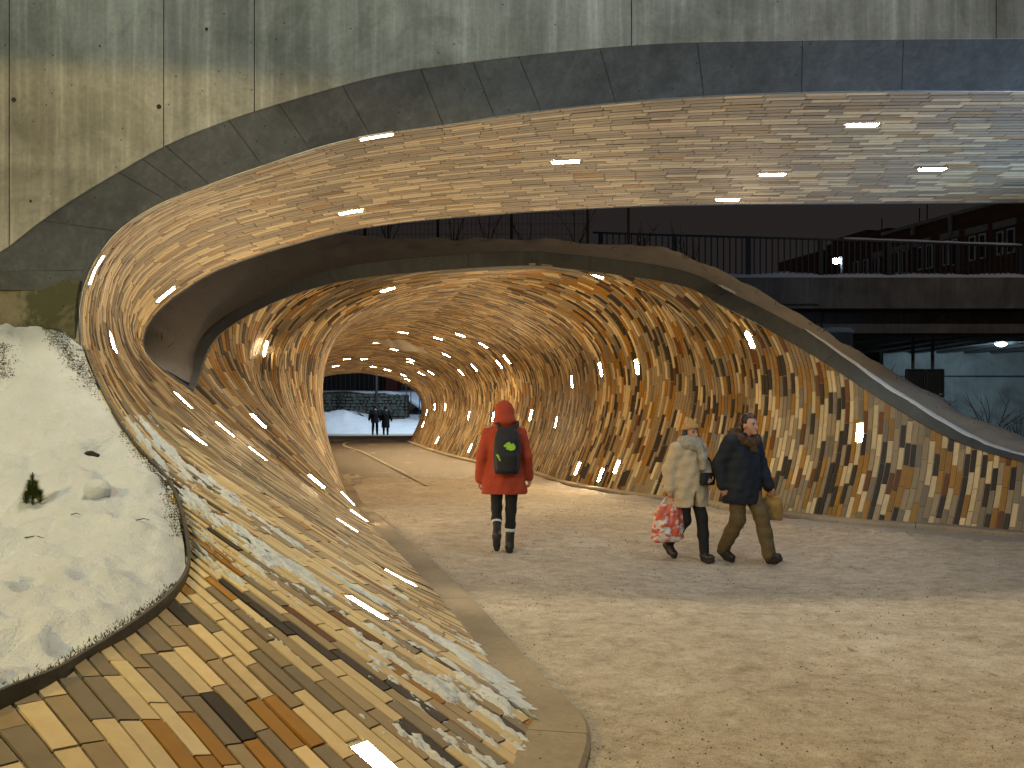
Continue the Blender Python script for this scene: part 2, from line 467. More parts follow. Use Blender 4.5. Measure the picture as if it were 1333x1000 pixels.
TILE_L, JOINT, PROUD = 0.33, 0.009, 0.0045
def lay_tiles(shell, weights, normal_sign, max_w=0.122, min_len=0.05):
    """list of tiles: dict(top corners 3 stations x 2, normal, colour)"""
    out = []
    lines = shell.lines
    for i in range(shell.n):
        a, b = lines[i], lines[i + 1]
        mid = (a + b) / 2
        s = arclen(mid)
        tan = np.gradient(mid, axis=0); tan /= np.linalg.norm(tan, axis=1)[:, None] + 1e-9
        wv = b - a
        wv = wv - tan * np.sum(wv * tan, 1)[:, None]
        w = np.linalg.norm(wv, axis=1)
        def at(q):
            return (np.stack([np.interp(q, s, mid[:, k]) for k in range(3)], -1), np.stack([np.interp(q, s, wv[:, k]) for k in range(3)], -1),
                    np.stack([np.interp(q, s, tan[:, k]) for k in range(3)], -1))
        sa, sb = arclen(a)[-1], arclen(b)[-1]
        wide = np.interp(np.arange(0, s[-1], 0.05), s, w) > max_w
        # spans of constant lane count
        spans = []; st = 0
        soft = weights is P_SOFT and normal_sign < 0
        for k in range(1, len(wide) + 1):
            if k == len(wide) or wide[k] != wide[st]:
                spans.append((st * 0.05, min(k * 0.05, s[-1]) if k < len(wide) else s[-1], 2 if wide[st] else 1)); st = k
        merged = []
        for sp in spans:
            if merged and (sp[1] - sp[0] < 0.5 or merged[-1][2] == sp[2]): merged[-1] = (merged[-1][0], sp[1], merged[-1][2])
            else: merged.append(sp)
        for q0, q1, lanes in merged:
            for lane in range(lanes):
                q = q0 - RNG.uniform(0, TILE_L)
                while q < q1:
                    e = q + TILE_L * (1 + RNG.normal(0, 0.01))
                    u0, u1 = max(q, q0), min(e, q1)
                    if u1 - u0 > min_len:
                        jj = JOINT / 2
                        st3 = np.array([u0 + jj, (u0 + u1) / 2, u1 - jj])
                        m, wd, tn = at(st3)
                        wl = np.linalg.norm(wd, axis=1)
                        un = wd / (wl[:, None] + 1e-9)
                        lo = -wl / 2 + wl * lane / lanes + jj; hi = -wl / 2 + wl * (lane + 1) / lanes - jj
                        if np.min(hi - lo) > 0.003:
                            nrm = np.cross(tn, un) * normal_sign
                            nrm /= np.linalg.norm(nrm, axis=1)[:, None] + 1e-9
                            A = m + un * lo[:, None]; B = m + un * hi[:, None]
                            last = u1 >= s[-1] - 1e-6
                            if last and np.linalg.norm(b[-1] - a[-1]) < 0.30:                          # trimmed to the sloping edge
                                f0, f1 = lane / lanes, (lane + 1) / lanes
                                A[2] = a[-1] + (b[-1] - a[-1]) * f0 + (m[2] - m[1]) * 0 + un[2] * jj; B[2] = a[-1] + (b[-1] - a[-1]) * f1 - un[2] * jj
                            tilt = RNG.normal(0, 0.0012)
                            out.append(dict(A=A, B=B, n=nrm, c=calm(pick_colour(P_CALM)) if soft and m[1][2] > 2.9 else pick_colour(weights), mid=m[1] , tilt=tilt, course=i))
                    q = e
    return out

def tile_geometry(t):
    A, B, n = t['A'], t['B'], t['n']
    z = PROUD + t['tilt']
    ins = 0.0022
    un = (B - A); un /= np.linalg.norm(un, axis=1)[:, None] + 1e-9
    top = np.concatenate((A + n * z + un * ins, B + n * z - un * ins))        # 0..2, 3..5
    base = np.concatenate((A - n * 0.006, B - n * 0.006))
    v = np.concatenate((top, base))
    f = [(0, 1, 4, 3), (1, 2, 5, 4), (0, 6, 7, 1), (1, 7, 8, 2), (3, 4, 10, 9), (4, 5, 11, 10), (0, 3, 9, 6), (2, 8, 11, 5)]
    return v, f

def px_area(t):
    q = np.array([t['A'][0], t['A'][2], t['B'][2], t['B'][0]])
    if np.min(q[:, 1]) < 0.3: return 0.0
    p = to_px(q)
    c = p.mean(0)
    if not (0 < c[0] < 1333 and 0 < c[1] < 1000): return 0.0
    view = t['mid'] - np.array((0, 0, CAMH))
    if np.dot(view, t['n'][1]) > 0: return 0.0
    x, y = p[:, 0], p[:, 1]
    return abs(np.dot(x, np.roll(y, -1)) - np.dot(y, np.roll(x, -1))) / 2

def fix_normals(tiles):
    pass

TILES = {
    'bridge': lay_tiles(SH_A, P_SOFT, -1),
    'mound': lay_tiles(SH_M, P_SOFT, 1),
    'left': lay_tiles(SH_BL, P_BOLD, -1),
    'right': lay_tiles(SH_BR, P_BOLD, 1),
}
# right-hand courses short of the portal crown are the wing wall
n_wing = int(np.searchsorted(spaced(brR, 14, 0.075, brT), brT[7]))
TILES['wing'] = [t for t in TILES['right'] if t['course'] < n_wing]
TILES['tunnel'] = [t for t in TILES['right'] if t['course'] >= n_wing] + TILES['left']
del TILES['right'], TILES['left']

# ------------------------------------------------------------------ slot lamps replace single tiles
LAMP_PX = {
    'bridge': [(475,179),(732,208),(455,271),(1124,160),(1006,224),(1220,223),(943,259),(127,350),(209,382),(147,450),(233,526),(289,559),(261,573),(337,588),(450,685),(518,750),(472,793)],
    'mound': [(486,988)],
    'wing': [(975,441),(1117,572)],
    'tunnel': [(345,454),(337,555),(409,626),(442,633),(452,649),(467,677),(508,380),(776,360),(523,429),(570,439),(598,435),(495,449),(514,456),(630,451),(582,463),(617,477),(600,484),
               (650,474),(663,467),(535,467),(534,471),(452,468),(477,470),(486,477),(504,482),(549,486),(562,485),(526,489),(530,494),(437,477),(833,477),(783,480),(746,501),(691,541),(723,551),
               (609,542),(580,528),(566,529),(556,536),(551,554),(568,575),(612,584),(751,611),(784,619),(803,611),(643,545)],
}
LAMP_TILES = []
for key, spots in LAMP_PX.items():
    ts = TILES[key]
    mids = np.array([t['mid'] for t in ts]); nn = np.array([t['n'][1] for t in ts])
    ln = np.array([np.linalg.norm(t['A'][2] - t['A'][0]) for t in ts])
    facing = (np.sum((mids - np.array((0, 0, CAMH))) * nn, 1) < 0) & (ln > 0.3)
    px = to_px(np.where(mids[:, 1:2] > 0.2, mids, np.array((0, 1.0, -50))))
    for sp in spots:
        d = np.linalg.norm(px - np.array(sp), axis=1) + np.where(facing, 0, 1e6) + mids[:, 1] * 0.15
        k = int(np.argmin(d))
        facing[k] = False
        ts[k]['lamp'] = sp
        LAMP_TILES.append((key, sp, ts[k]))
        if np.linalg.norm(px[k] - np.array(sp)) > 7: print('lamp off', key, sp, px[k].round())
for key in TILES:
    TILES[key] = [t for t in TILES[key] if 'lamp' not in t]

def build_tiles(key, parent, most=300):
    ts = TILES[key]
    area = np.array([px_area(t) for t in ts])
    order = np.argsort(-area)
    single = [k for k in order[:most] if area[k] > 0]
    rest = [k for k in range(len(ts)) if k not in set(single)]
    for k in single:
        v, f = tile_geometry(ts[k])
        o = mesh_obj('tile', v, f, MAT['tile'], parent, False, np.tile(np.append(ts[k]['c'], 1.0), (12, 1)))
    V = []; F = []; C = []
    for k in rest:
        v, f = tile_geometry(ts[k])
        n = len(V) * 12
        V.append(v); F.extend([tuple(i + n for i in q) for q in f]); C.append(np.tile(np.append(ts[k]['c'], 1.0), (12, 1)))
    if V:
        o = mesh_obj('tile_field', np.concatenate(V), F, MAT['tile'], parent, False, np.concatenate(C))
        o['kind'] = 'stuff'
    return len(single), len(rest)

def backing(lines, sign, name, parent, mat, push=0.009, thick=0.12):
    """the bed the tiles sit in, a slab with real thickness"""
    n, k = lines.shape[:2]
    du = np.gradient(lines, axis=0); dv = np.gradient(lines, axis=1)
    nr = np.cross(dv, du) * sign; nr /= np.linalg.norm(nr, axis=2)[:, :, None] + 1e-9
    front = lines - nr * push; back = lines - nr * thick
    v = np.concatenate((front.reshape(-1, 3), back.reshape(-1, 3)))
    f = grid_faces(n, k, sign > 0) + [tuple(i + n * k for i in q) for q in grid_faces(n, k, sign < 0)]
    ring = [j for j in range(k)] + [i * k + k - 1 for i in range(1, n)] + [(n - 1) * k + j for j in range(k - 2, -1, -1)] + [i * k for i in range(n - 2, 0, -1)]
    m = n * k
    f += [(ring[i], ring[(i + 1) % len(ring)], ring[(i + 1) % len(ring)] + m, ring[i] + m) for i in range(len(ring))]
    return mesh_obj(name, v, f, mat, parent, False)
# ------------------------------------------------------------------ things made of tile
BRIDGE = thing('footbridge', 'concrete footbridge with tiled curving soffit spanning the top of the picture', 'bridge')
MOUND = thing('tiled_mound', 'low tiled mound below the snow bed in the bottom left corner', 'mound')
TUNNEL = thing('tunnel', 'tiled pedestrian tunnel with rounded mouth behind the footbridge', 'tunnel')
WING = thing('wing_wall', 'tiled wing wall sloping down to the right of the tunnel mouth', 'wall')
COUNTS = {k: build_tiles(k, p) for k, p in (('bridge', BRIDGE), ('mound', MOUND), ('tunnel', TUNNEL), ('wing', WING))}
print('tiles', COUNTS)
backing(SH_A.lines, -1, 'soffit_bed', BRIDGE, MAT['grout'])
backing(SH_M.lines, 1, 'tile_bed', MOUND, MAT['grout'])
backing(SH_BL.lines, -1, 'lining_bed', TUNNEL, MAT['grout'], thick=0.03)
backing(SH_BR.lines[n_wing:], 1, 'lining_bed', TUNNEL, MAT['grout'], thick=0.03)
backing(SH_BR.lines[:n_wing + 1], 1, 'wall_bed', WING, MAT['grout'], thick=0.03)

for key, sp, t in LAMP_TILES:
    A, B, n = t['A'].copy(), t['B'].copy(), t['n']
    for q in (A, B):                                          # the fitting is a little shorter than a tile
        q[0] = q[0] * .86 + q[1] * .14; q[2] = q[2] * .86 + q[1] * .14
    un = (B - A); wl = np.linalg.norm(un, axis=1)[:, None]; un = un / wl
    half = np.clip(wl * 0.5 + 0.004, 0.053, 0.058)
    m = (A + B) / 2
    def ringv(h, z, e):
        tn = (A[2] - A[0]) / np.linalg.norm(A[2] - A[0])
        q = np.concatenate((m - un * h + n * z, m + un * h + n * z))
        q[[0, 3]] += tn * e; q[[2, 5]] -= tn * e
        return q
    # frame: a rim round the recessed lens
    rim_o = ringv(half + 0.003, 0.007, 0.0); rim_i = ringv(half - 0.004, 0.007, 0.007); rim_b = ringv(half + 0.003, -0.006, 0.0); rim_d = ringv(half - 0.004, 0.003, 0.007)
    loop = [0, 1, 2, 5, 4, 3]
    fr = []
    for k in range(6):
        p, q = loop[k], loop[(k + 1) % 6]
        fr += [(p, q, q + 6, p + 6), (p, p + 12, q + 12, q), (p + 6, q + 6, q + 18, p + 18)]
    root = thing('slot_lamp', 'x', 'lamp')
    mesh_obj('frame', np.concatenate((rim_o, rim_i, rim_b, rim_d)), fr, MAT['lamp_frame'], root)
    lens = ringv(half - 0.004, 0.0045, 0.007)
    warm = not (key == 'bridge' and sp[1] < 265 and sp[0] > 700)
    mesh_obj('lens', lens, [(0, 1, 4, 3), (1, 2, 5, 4)], MAT['lamp_neutral' if not warm else ('lamp_soft' if key in ('bridge', 'mound') else ('lamp_low' if sp[1] > 570 or sp == (345, 454) else 'lamp_warm'))], root)
    root['px'] = sp
    LAMPS.setdefault('slots', []).append((root, key, sp, t))
# ------------------------------------------------------------------ ground
def ground_mat():
    m, nt, b = new_mat('trodden_snow_ground')
    v = coords(nt)
    sep = nd(nt, 'ShaderNodeSeparateXYZ'); nt.links.new(v, sep.inputs[0])
    def mrange(sock, a, b_, c=0.0, d=1.0):
        r = nd(nt, 'ShaderNodeMapRange', interpolation_type='SMOOTHSTEP'); nt.links.new(sock, r.inputs[0])
        for i, x in enumerate((a, b_, c, d)): r.inputs[i + 1].default_value = x
        return r.outputs[0]
    big = noise(nt, v, 0.55, 6, 0.62, 0.5); med = noise(nt, v, 9.0, 8, 0.78); fine = noise(nt, v, 42, 5, 0.75)
    v2 = coords(nt, (1.0, 0.35, 1.0))
    tread = noise(nt, v2, 1.6, 6, 0.68, 0.3)
    packed = ramp(nt, med, [(0.26, (0.28, 0.235, 0.175)), (0.46, (0.455, 0.415, 0.345)), (0.62, (0.54, 0.50, 0.435)), (0.78, (0.68, 0.61, 0.50))])
    packed = mix(nt, ramp(nt, big, [(0.52, (0, 0, 0)), (0.72, (0.75,)*3)]), packed, (0.70, 0.66, 0.60))
    grit = ramp(nt, fine, [(0.36, (1,)*3), (0.46, (0,)*3)])
    gritm = mix(nt, ramp(nt, big, [(0.35, (0.15,)*3), (0.65, (0.6,)*3)]), (0, 0, 0), grit)
    packed = mix(nt, gritm, packed, (0.10, 0.075, 0.05))
    v3 = coords(nt, (0.9, 1.1, 1.0)); mott = noise(nt, v3, 4.5, 8, 0.8, 0.2)
    packed = mix(nt, 0.85, packed, ramp(nt, mott, [(0.30, (0.30, 0.27, 0.22)), (0.47, (0.50, 0.48, 0.46)), (0.66, (0.66, 0.66, 0.66))]), 'OVERLAY')
    vfine = noise(nt, v, 110, 4, 0.8)
    packed = mix(nt, 0.8, packed, ramp(nt, vfine, [(0.34, (0.30, 0.29, 0.28)), (0.5, (0.5,)*3), (0.66, (0.68,)*3)]), 'OVERLAY')
    asphalt = ramp(nt, fine, [(0.3, (0.035, 0.030, 0.026)), (0.7, (0.11, 0.09, 0.07))])
    # tracks: the further into the tunnel, the more bare asphalt shows
    far = mrange(sep.outputs['Y'], 15.5, 24.0, 0.0, 0.33)
    near = mrange(sep.outputs['Y'], 9.0, 16.0, 0.0, 0.10)
    out = mrange(sep.outputs['Y'], 40.0, 48.0, 0.0, -0.6)
    a1 = nd(nt, 'ShaderNodeMath', operation='ADD'); nt.links.new(far, a1.inputs[0]); nt.links.new(tread, a1.inputs[1])
    a2 = nd(nt, 'ShaderNodeMath', operation='ADD'); nt.links.new(a1.outputs[0], a2.inputs[0]); nt.links.new(out, a2.inputs[1])
    bare = ramp(nt, a2.outputs[0], [(0.64, (0, 0, 0)), (0.72, (0.93,)*3)])
    c = mix(nt, bare, packed, asphalt)
    nt.links.new(c, b.inputs['Base Color'])
    rr = nd(nt, 'ShaderNodeMapRange'); nt.links.new(bare, rr.inputs[0]); rr.inputs[3].default_value = 0.8; rr.inputs[4].default_value = 0.45
    nt.links.new(rr.outputs[0], b.inputs['Roughness'])
    h = nd(nt, 'ShaderNodeMath', operation='ADD'); nt.links.new(med, h.inputs[0]); nt.links.new(fine, h.inputs[1])
    bump(nt, b, h.outputs[0], 0.8, 0.03)
    return m
MAT['ground'] = ground_mat()
xs = np.concatenate((np.linspace(-400, -14, 10)[:-1], np.linspace(-14, 14, 501), np.linspace(14, 400, 10)[1:]))
ys = np.concatenate((np.linspace(-200, 1.4, 6)[:-1], np.geomspace(1.4, 50, 400), np.linspace(50, 900, 12)[1:]))
gx, gy = np.meshgrid(xs, ys)
def gnd(x, y):
    x = np.asarray(x, float); y = np.asarray(y, float)
    near = np.clip((32 - y) / 16, 0, 1) * np.clip((y - 1.4) / 1, 0, 1) * np.clip((13 - np.abs(x)) / 3, 0, 1)
    z = near * ((fbm(x * 1.1, y * 1.1, 4, 3) - 0.5) * 0.05 + (fbm(x * 6, y * 7, 4, 9) - 0.5) * 0.03)
    return z - 0.012 - 0.13 * np.exp(-((x - 2.4) / 1.7) ** 2 - ((y - 9.7) / 2.6) ** 2)      # worn hollow in the path
gz = gnd(gx, gy)
ground = mesh_obj('ground', np.stack((gx, gy, gz), -1).reshape(-1, 3), grid_faces(len(ys), len(xs)), MAT['ground'], None, True)
tag(ground, kind='structure')

# grit scattered over the trodden snow (nobody could count it)
V = []; F = []
for k in range(16000):
    Y = 3.0 + (RNG.random() ** 1.6) * 13.0
    X = RNG.uniform(-1.6, 1.0) * Y * 0.6 if RNG.random() < 0.25 else RNG.uniform(-0.15, 0.62) * Y
    if fbm(np.array([X * .8]), np.array([Y * .8]), 3, 21)[0] < RNG.uniform(0.30, 0.6): continue
    r = (0.0022 + 0.0062 * RNG.random() ** 3) * (0.6 + Y * 0.05)
    n = len(V)
    z = float(gnd(X, Y)) + r * .5
    j = RNG.uniform(0.6, 1.3, 6) * r
    V += [(X - j[0], Y, z), (X + j[1], Y, z), (X, Y - j[2], z), (X, Y + j[3], z), (X, Y, z + j[4] * .6), (X, Y, z - r * .8)]
    F += [tuple(n + i for i in q) for q in ((0, 2, 4), (2, 1, 4), (1, 3, 4), (3, 0, 4), (2, 0, 5), (1, 2, 5), (3, 1, 5), (0, 3, 5))]
MAT['grit'] = simple('grit', (0.11, 0.085, 0.06), 0.9, 0.5, 30)
grit = mesh_obj('grit', V, F, MAT['grit'])
tag(grit, 'dark grit strewn over the trodden snow on the path', 'grit', kind='stuff')

# painted line curving through the tunnel
def ribbon(pts, w, z, name, mat, parent=None, n=60):
    c = smooth(pts, n); t = np.gradient(c, axis=0); t /= np.linalg.norm(t, axis=1)[:, None]
    s = np.stack((-t[:, 1], t[:, 0], 0 * t[:, 0]), 1)
    v = np.concatenate((c - s * w / 2, c + s * w / 2)); v[:, 2] = z
    f = [(i, i + 1, n + i + 1, n + i) for i in range(n - 1)]
    return mesh_obj(name, v, f, mat, parent)
m, nt, b = new_mat('worn_line_paint')
wear = noise(nt, coords(nt), 9, 6, 0.7)
nt.links.new(ramp(nt, wear, [(0.44, (0.17, 0.14, 0.11)), (0.58, (0.55, 0.48, 0.38))]), b.inputs['Base Color']); b.inputs['Roughness'].default_value = 0.7
MAT['paint'] = m
line = ribbon([G(556, 632), G(535, 621), G(500, 603), (G(470, 588)), G(447, 579.5), (-7.55, 41.6, 0), (-7.4, 43.6, 0), (-6.9, 45.5, 0)], 0.10, 0.012, 'lane_marking', MAT['paint'], None, 120)
tag(line, kind='structure')

# ------------------------------------------------------------------ kerbs along both feet of the tiles
def kerb(foot, side, w, h, name, label, sub=60):
    foot = smooth(foot, sub)
    t = np.gradient(foot, axis=0); t[:, 2] = 0; t /= np.linalg.norm(t, axis=1)[:, None]
    s = np.stack((t[:, 1], -t[:, 0], 0 * t[:, 0]), 1) * side
    prof = [(-0.10, -0.25), (-0.10, h + 0.004), (0.0, h), (w - 0.02, h - 0.006), (w, h - 0.03), (w + 0.005, -0.25)]
    rows = []
    for d, z in prof:
        r = foot + s * d; r[:, 2] = z; rows.append(r)
    root = thing(name, label, 'kerb')
    # cast in lengths with open joints between them
    L = arclen(foot); cuts = np.arange(0, L[-1] + 3.0, 3.0)
    for a, b_ in zip(cuts[:-1], cuts[1:]):
        idx = [i for i in range(sub) if a - 1e-6 <= L[i] <= b_ + (L[1] - L[0])]
        if len(idx) < 2: continue
        vv = np.array([[rows[k][i] for k in range(len(prof))] for i in idx])
        d = foot[idx[-1]] - foot[idx[0]]; d /= np.linalg.norm(d)
        vv[0] += d * 0.004; vv[-1] -= d * 0.004
        mesh_obj('kerb_stone', vv.reshape(-1, 3), grid_faces(len(idx), len(prof)) + [tuple(range(len(prof))), tuple(range((len(idx) - 1) * len(prof), len(idx) * len(prof)))[::-1]], MAT['kerb'], root)
    return foot, s
lf = [r[0] for r in M_RIBS[::-1]] + [SH_A.lines[i, 0] for i in range(4, 47, 5)] + [r[0] for r in BL_RIBS[1:]]
kerb(lf, 1, 0.21, 0.035, 'kerb', 'concrete kerb strip curving round the foot of the tiled mound', 420)
kerb([r[0] for r in BR_RIBS], -1, 0.16, 0.055, 'kerb', 'concrete kerb strip along the foot of the right hand tiles', 90)

# ------------------------------------------------------------------ concrete front of the footbridge
YW = 6.72                                                   # plane of the front wall
edge_px = [(-600,372),(-330,366),(-160,362),(-60,352),(0,328),(50,290),(100,256),(150,226),(220,187),(300,155),(400,124),(500,97),(600,82),(700,70),(850,57),(1000,53),(1150,51),(1333,50),(1500,50),(1750,50)]
edge = smooth([P(x, y, YW) for x, y in edge_px], 220)
def edge_z(X): return np.interp(X, edge[:, 0], edge[:, 2])
TOPZ = 8.6
joints = [-7.6] + [P(x, 0, YW)[0] for x in (12, 213, 331, 822, 1297)] + [edge[-1, 0] - 0.01]
wall_root = BRIDGE
for a, b_ in zip(joints[:-1], joints[1:]):
    a += 0.004; b_ -= 0.004
    if b_ - a < 0.1: continue
    n = max(6, int((b_ - a) / 0.08))
    X = np.linspace(a, b_, n)
    Z = np.maximum(edge_z(X), 0.4)
    poly = [(x, z) for x, z in zip(X, Z)] + [(b_, TOPZ), (a, TOPZ)]
    mb = MB(); mb.prism(poly, YW + RNG.uniform(-0.002, 0.002), YW + 0.24)
    o = mb.build('wall_panel', MAT['wall'], wall_root)
# body of the deck behind the panels
mb = MB()
Xb = np.linspace(-7.6, edge[-1, 0], 120)
poly = [(x, max(edge_z(x), 0.4) + 0.05) for x in Xb] + [(Xb[-1], TOPZ - .02), (Xb[0], TOPZ - .02)]
mb.prism(poly, YW + 0.232, YW + 0.4)
mb.build('wall_core', MAT['bevel'], wall_root)
MB().box((-9.0, YW + 0.42, 4.75), (10, YB + 0.05, 5.3)).build('deck_slab', MAT['deck'], wall_root)
# tie holes with plugs
MAT['hole'] = simple('tie_hole_shadow', (0.02, 0.018, 0.015), 0.9, 0.2)
for x, y, r in ((18, 130, .022), (207, 139, .022), (269, 38, .014), (40, 262, .012), (130, 60, .008)):
    p = P(x, y, YW)
    mb = MB(); mb.tube([(p[0], YW - 0.004, p[2]), (p[0], YW + 0.03, p[2])], [r * .8, r * .55], 14)
    mb.build('tie_hole', MAT['hole'], wall_root)
# bevelled band between the front wall and the tiles
front = SH_A.lines[0]
ff = smooth(front[28:], 160)                                 # tile front edge from the snow bed up to the right end
inner = ff - np.array((0, 0.012, 0))
# outer curve matched by direction round the arch
oc = []
for i, q in enumerate(inner):
    fr = i / (len(inner) - 1)
    oc.append(fr)
anchors_in = [P(x, y, YF) for x, y in [(108,380),(111,370),(117,352),(129,333),(153,302),(204,268),(272,241),(340,217),(450,183),(600,160),(700,145),(850,130),(1000,122),(1150,119),(1333,118),(1700,118)]]
anchors_out = [P(x, y, YW + .012) for x, y in [(-400,368),(-200,363),(-70,353),(0,328),(55,287),(140,231),(215,190),(300,155),(415,120),(570,86),(675,73),(840,58),(1000,53),(1150,51),(1333,50),(1715,50)]]
n_b = 150
bi = smooth(anchors_in, n_b); bo = smooth(anchors_out, n_b)
# pair the two curves anchor by anchor
ta = np.arange(len(anchors_in)); q = np.linspace(0, ta[-1], 300)
bi = hermite(ta, np.array(anchors_in), q); bo = hermite(ta, np.array(anchors_out), q)
bi[:, 1] -= 0.012
# let the outer line follow the lower edge of the wall panels exactly
es_ = arclen(edge); pos = [es_[int(np.argmin(np.linalg.norm(edge - a, axis=1)))] for a in anchors_out]
pq = hermite(ta, np.array(pos)[:, None], q)[:, 0]
bo = np.stack([np.interp(pq, es_, edge[:, k]) for k in range(3)], 1) + np.array((0, .012, 0))
cut = [0, 40, 80, 104, 112, 120, 140, 152, 164, 176, 188, 200, 213, 228, 245, 262, 280, 299]     # cast lengths of the band, joints between
for a, b_ in zip(cut[:-1], cut[1:]):
    rows = []
    for k, fr in enumerate((0.0, 0.33, 0.66, 1.0)):
        r = bo[a:b_ + 1] * (1 - fr) + bi[a:b_ + 1] * fr
        d = r[-1] - r[0]; d /= np.linalg.norm(d)
        r[0] += d * 0.0022; r[-1] -= d * 0.0022
        rows.append(r)
    rows.append(rows[-1] + np.array((0, 0.06, 0.1))); rows.insert(0, rows[0] + np.array((0, 0.12, 0.1)))
    v = np.array(rows)
    mesh_obj('bevel_segment', v.reshape(-1, 3), grid_faces(v.shape[0], v.shape[1]), MAT['bevel'], wall_root, False)
back_b = np.array([bo + np.array((0, .03, .05)), bi + np.array((0, .02, .05))])
mesh_obj('bevel_core', back_b.reshape(-1, 3), grid_faces(2, 300), MAT['bevel'], wall_root)
# mossy foot of the wall between the snow bed and the bevel
mb = MB(); mb.prism([(-9.0, 0.2), (-3.44, 0.2), (-3.455, 2.06), (-3.465, 2.25), (-3.455, 2.42), (-3.425, 2.578), (-9.0, 2.655)], YF - 0.05, YF - 0.006)
mb.build('wall_foot', MAT['moss'], wall_root)
mb = MB(); mb.prism([(-9.0, 2.668), (-3.42, 2.592), (-3.33, 2.75), (-3.2, 2.93), (-9.0, 3.3)], YF - 0.02, YF - 0.004)
mb.build('wall_shelf', MAT['bevel'], wall_root)

# thin lip of concrete along the back of the soffit
bl = SH_A.lines[-1][30:]
tmb = MB(); tmb.tube([p + np.array((0, 0.02, 0.01)) for p in smooth(bl, 90)], 0.022, 6)
tmb.build('soffit_lip', MAT['bevel'], BRIDGE, True)
tmb = MB(); tmb.tube([p for p in smooth(SH_A.lines[0][34:], 90)], 0.012, 6)
tmb.build('soffit_trim', MAT['lamp_frame'], BRIDGE, True)

# ------------------------------------------------------------------ portal coping, hillside of snow behind it
nb3 = int(np.searchsorted(spaced(blR, 20, 0.075, blT), blT[3]))
left_edge = SH_BL.lines[:nb3 + 1, -1]
right_edge = SH_BR.lines[:n_wing + 1, -1][::-1]
cop = np.concatenate((left_edge, right_edge[1:]))
cop = smooth(cop[::3], 260)
ct = np.gradient(cop, axis=0); ct /= np.linalg.norm(ct, axis=1)[:, None]
# outward direction in the portal's face: upwards and away from the opening
crown = np.array((0.2, 14.2, 1.2))
outw = cop - crown
outw = outw - ct * np.sum(outw * ct, 1)[:, None]
outw[:, 1] *= 0.35
outw /= np.linalg.norm(outw, axis=1)[:, None]
COP_H = np.interp(np.linspace(0, 1, 260), [0, .08, .25, .45, .7, .8, 1], [.05, .12, .24, .25, .27, .16, .10])
a0 = cop - outw * 0.012 + np.array((0, -0.035, 0))
a1 = cop + outw * COP_H[:, None] + np.array((0, -0.03, 0))
a2 = cop + outw * COP_H[:, None] + np.array((0, 0.34, 0.03))
a3 = cop - outw * 0.012 + np.array((0, 0.34, 0.0))
seg = [0, 34, 66, 98, 128, 160, 190, 222, 259]
for a, b_ in zip(seg[:-1], seg[1:]):
    v = np.array([r[a:b_ + 1] for r in (a0, a1, a2, a3)])
    n = b_ - a + 1
    d = v[:, -1] - v[:, 0]; d /= np.linalg.norm(d, axis=1)[:, None]
    v[:, 0] += d * 0.003; v[:, -1] -= d * 0.003
    f = grid_faces(4, n) + [(0, n, 2*n, 3*n), (n - 1, 4*n - 1, 3*n - 1, 2*n - 1)] + [(3*n + i, 3*n + i + 1, i + 1, i) for i in range(n - 1)]
    par = TUNNEL if b_ <= 160 else WING
    mesh_obj('coping_stone', v.reshape(-1, 3), f, MAT['coping'], par, False)
# snow bank on top of the tunnel and wing wall: rows from the coping back to the crest and down behind
crest_px = [(100,448,11.35),(95,350,12.6),(180,262,14.6),(300,262,16.0),(400,300,17.0),(480,309,17.4),(560,313,17.4),(640,314.5,17.4),(720,317,17.3),(800,321,17.1),(850,325,16.9),(883,332,16.7),(951,361,16.0),(1019,401,15.3),(1087,442,14.6),(1155,483,14.0),(1223,520,13.4),(1291,554,12.8),(1340,576,12.4),(1580,622,11.6)]
cop_px_anchor = [(250,508),(252,480),(277,445),(327,409),(417,373),(500,356),(560,350),(640,346),(720,346),(800,350),(850,360),(883,373),(951,404),(1019,440),(1087,480),(1155,524),(1223,564),(1291,592),(1340,604),(1570,628)]
cpx = to_px(cop)
ti = [int(np.argmin(np.linalg.norm(cpx - np.array(c), axis=1))) for c in cop_px_anchor]
ti[0] = 0; ti[-1] = 259
ti = np.maximum.accumulate(np.array(ti) + np.arange(len(ti)) * 1e-3)
crest = hermite(ti, np.array([P(*c) for c in crest_px]), np.arange(260.0))
nrow = 26
rows = []
for k in range(nrow):
    t = k / (nrow - 1)
    r = a2 * (1 - t) + crest * t
    r = r + np.array((0, 0, 1.0)) * (0.10 * math.sin(math.pi * t)) + np.array((0, 0, 0.02))
    rows.append(r)
for dy, dz in ((0.6, -.04), (1.5, -.2), (3.0, -.7), (6.0, -2.0), (11.0, -5.0)):
    r = crest + np.array((0, dy, 0)); r[:, 2] = np.maximum(crest[:, 2] + dz * np.interp(np.arange(260), [0, 130, 200, 259], [.25, .35, 1, 1]), -0.4); rows.append(r)
front_lip = a1 + np.array((0, 0.05, 0.012)); rows.insert(0, front_lip)
v = np.array(rows)
nz = (fbm(v[:, :, 0] * 2.3, v[:, :, 1] * 2.3 + v[:, :, 2], 4, 5) - 0.5)
v[2:, :, 2] += nz[2:] * 0.16 * np.clip(np.arange(v.shape[0] - 2) / 6.0, 0, 1)[:, None]
bank = mesh_obj('snow_bank', v.reshape(-1, 3), grid_faces(v.shape[0], v.shape[1]), MAT['dimmed_dirty_snow'], None, True)
tag(bank, kind='structure')
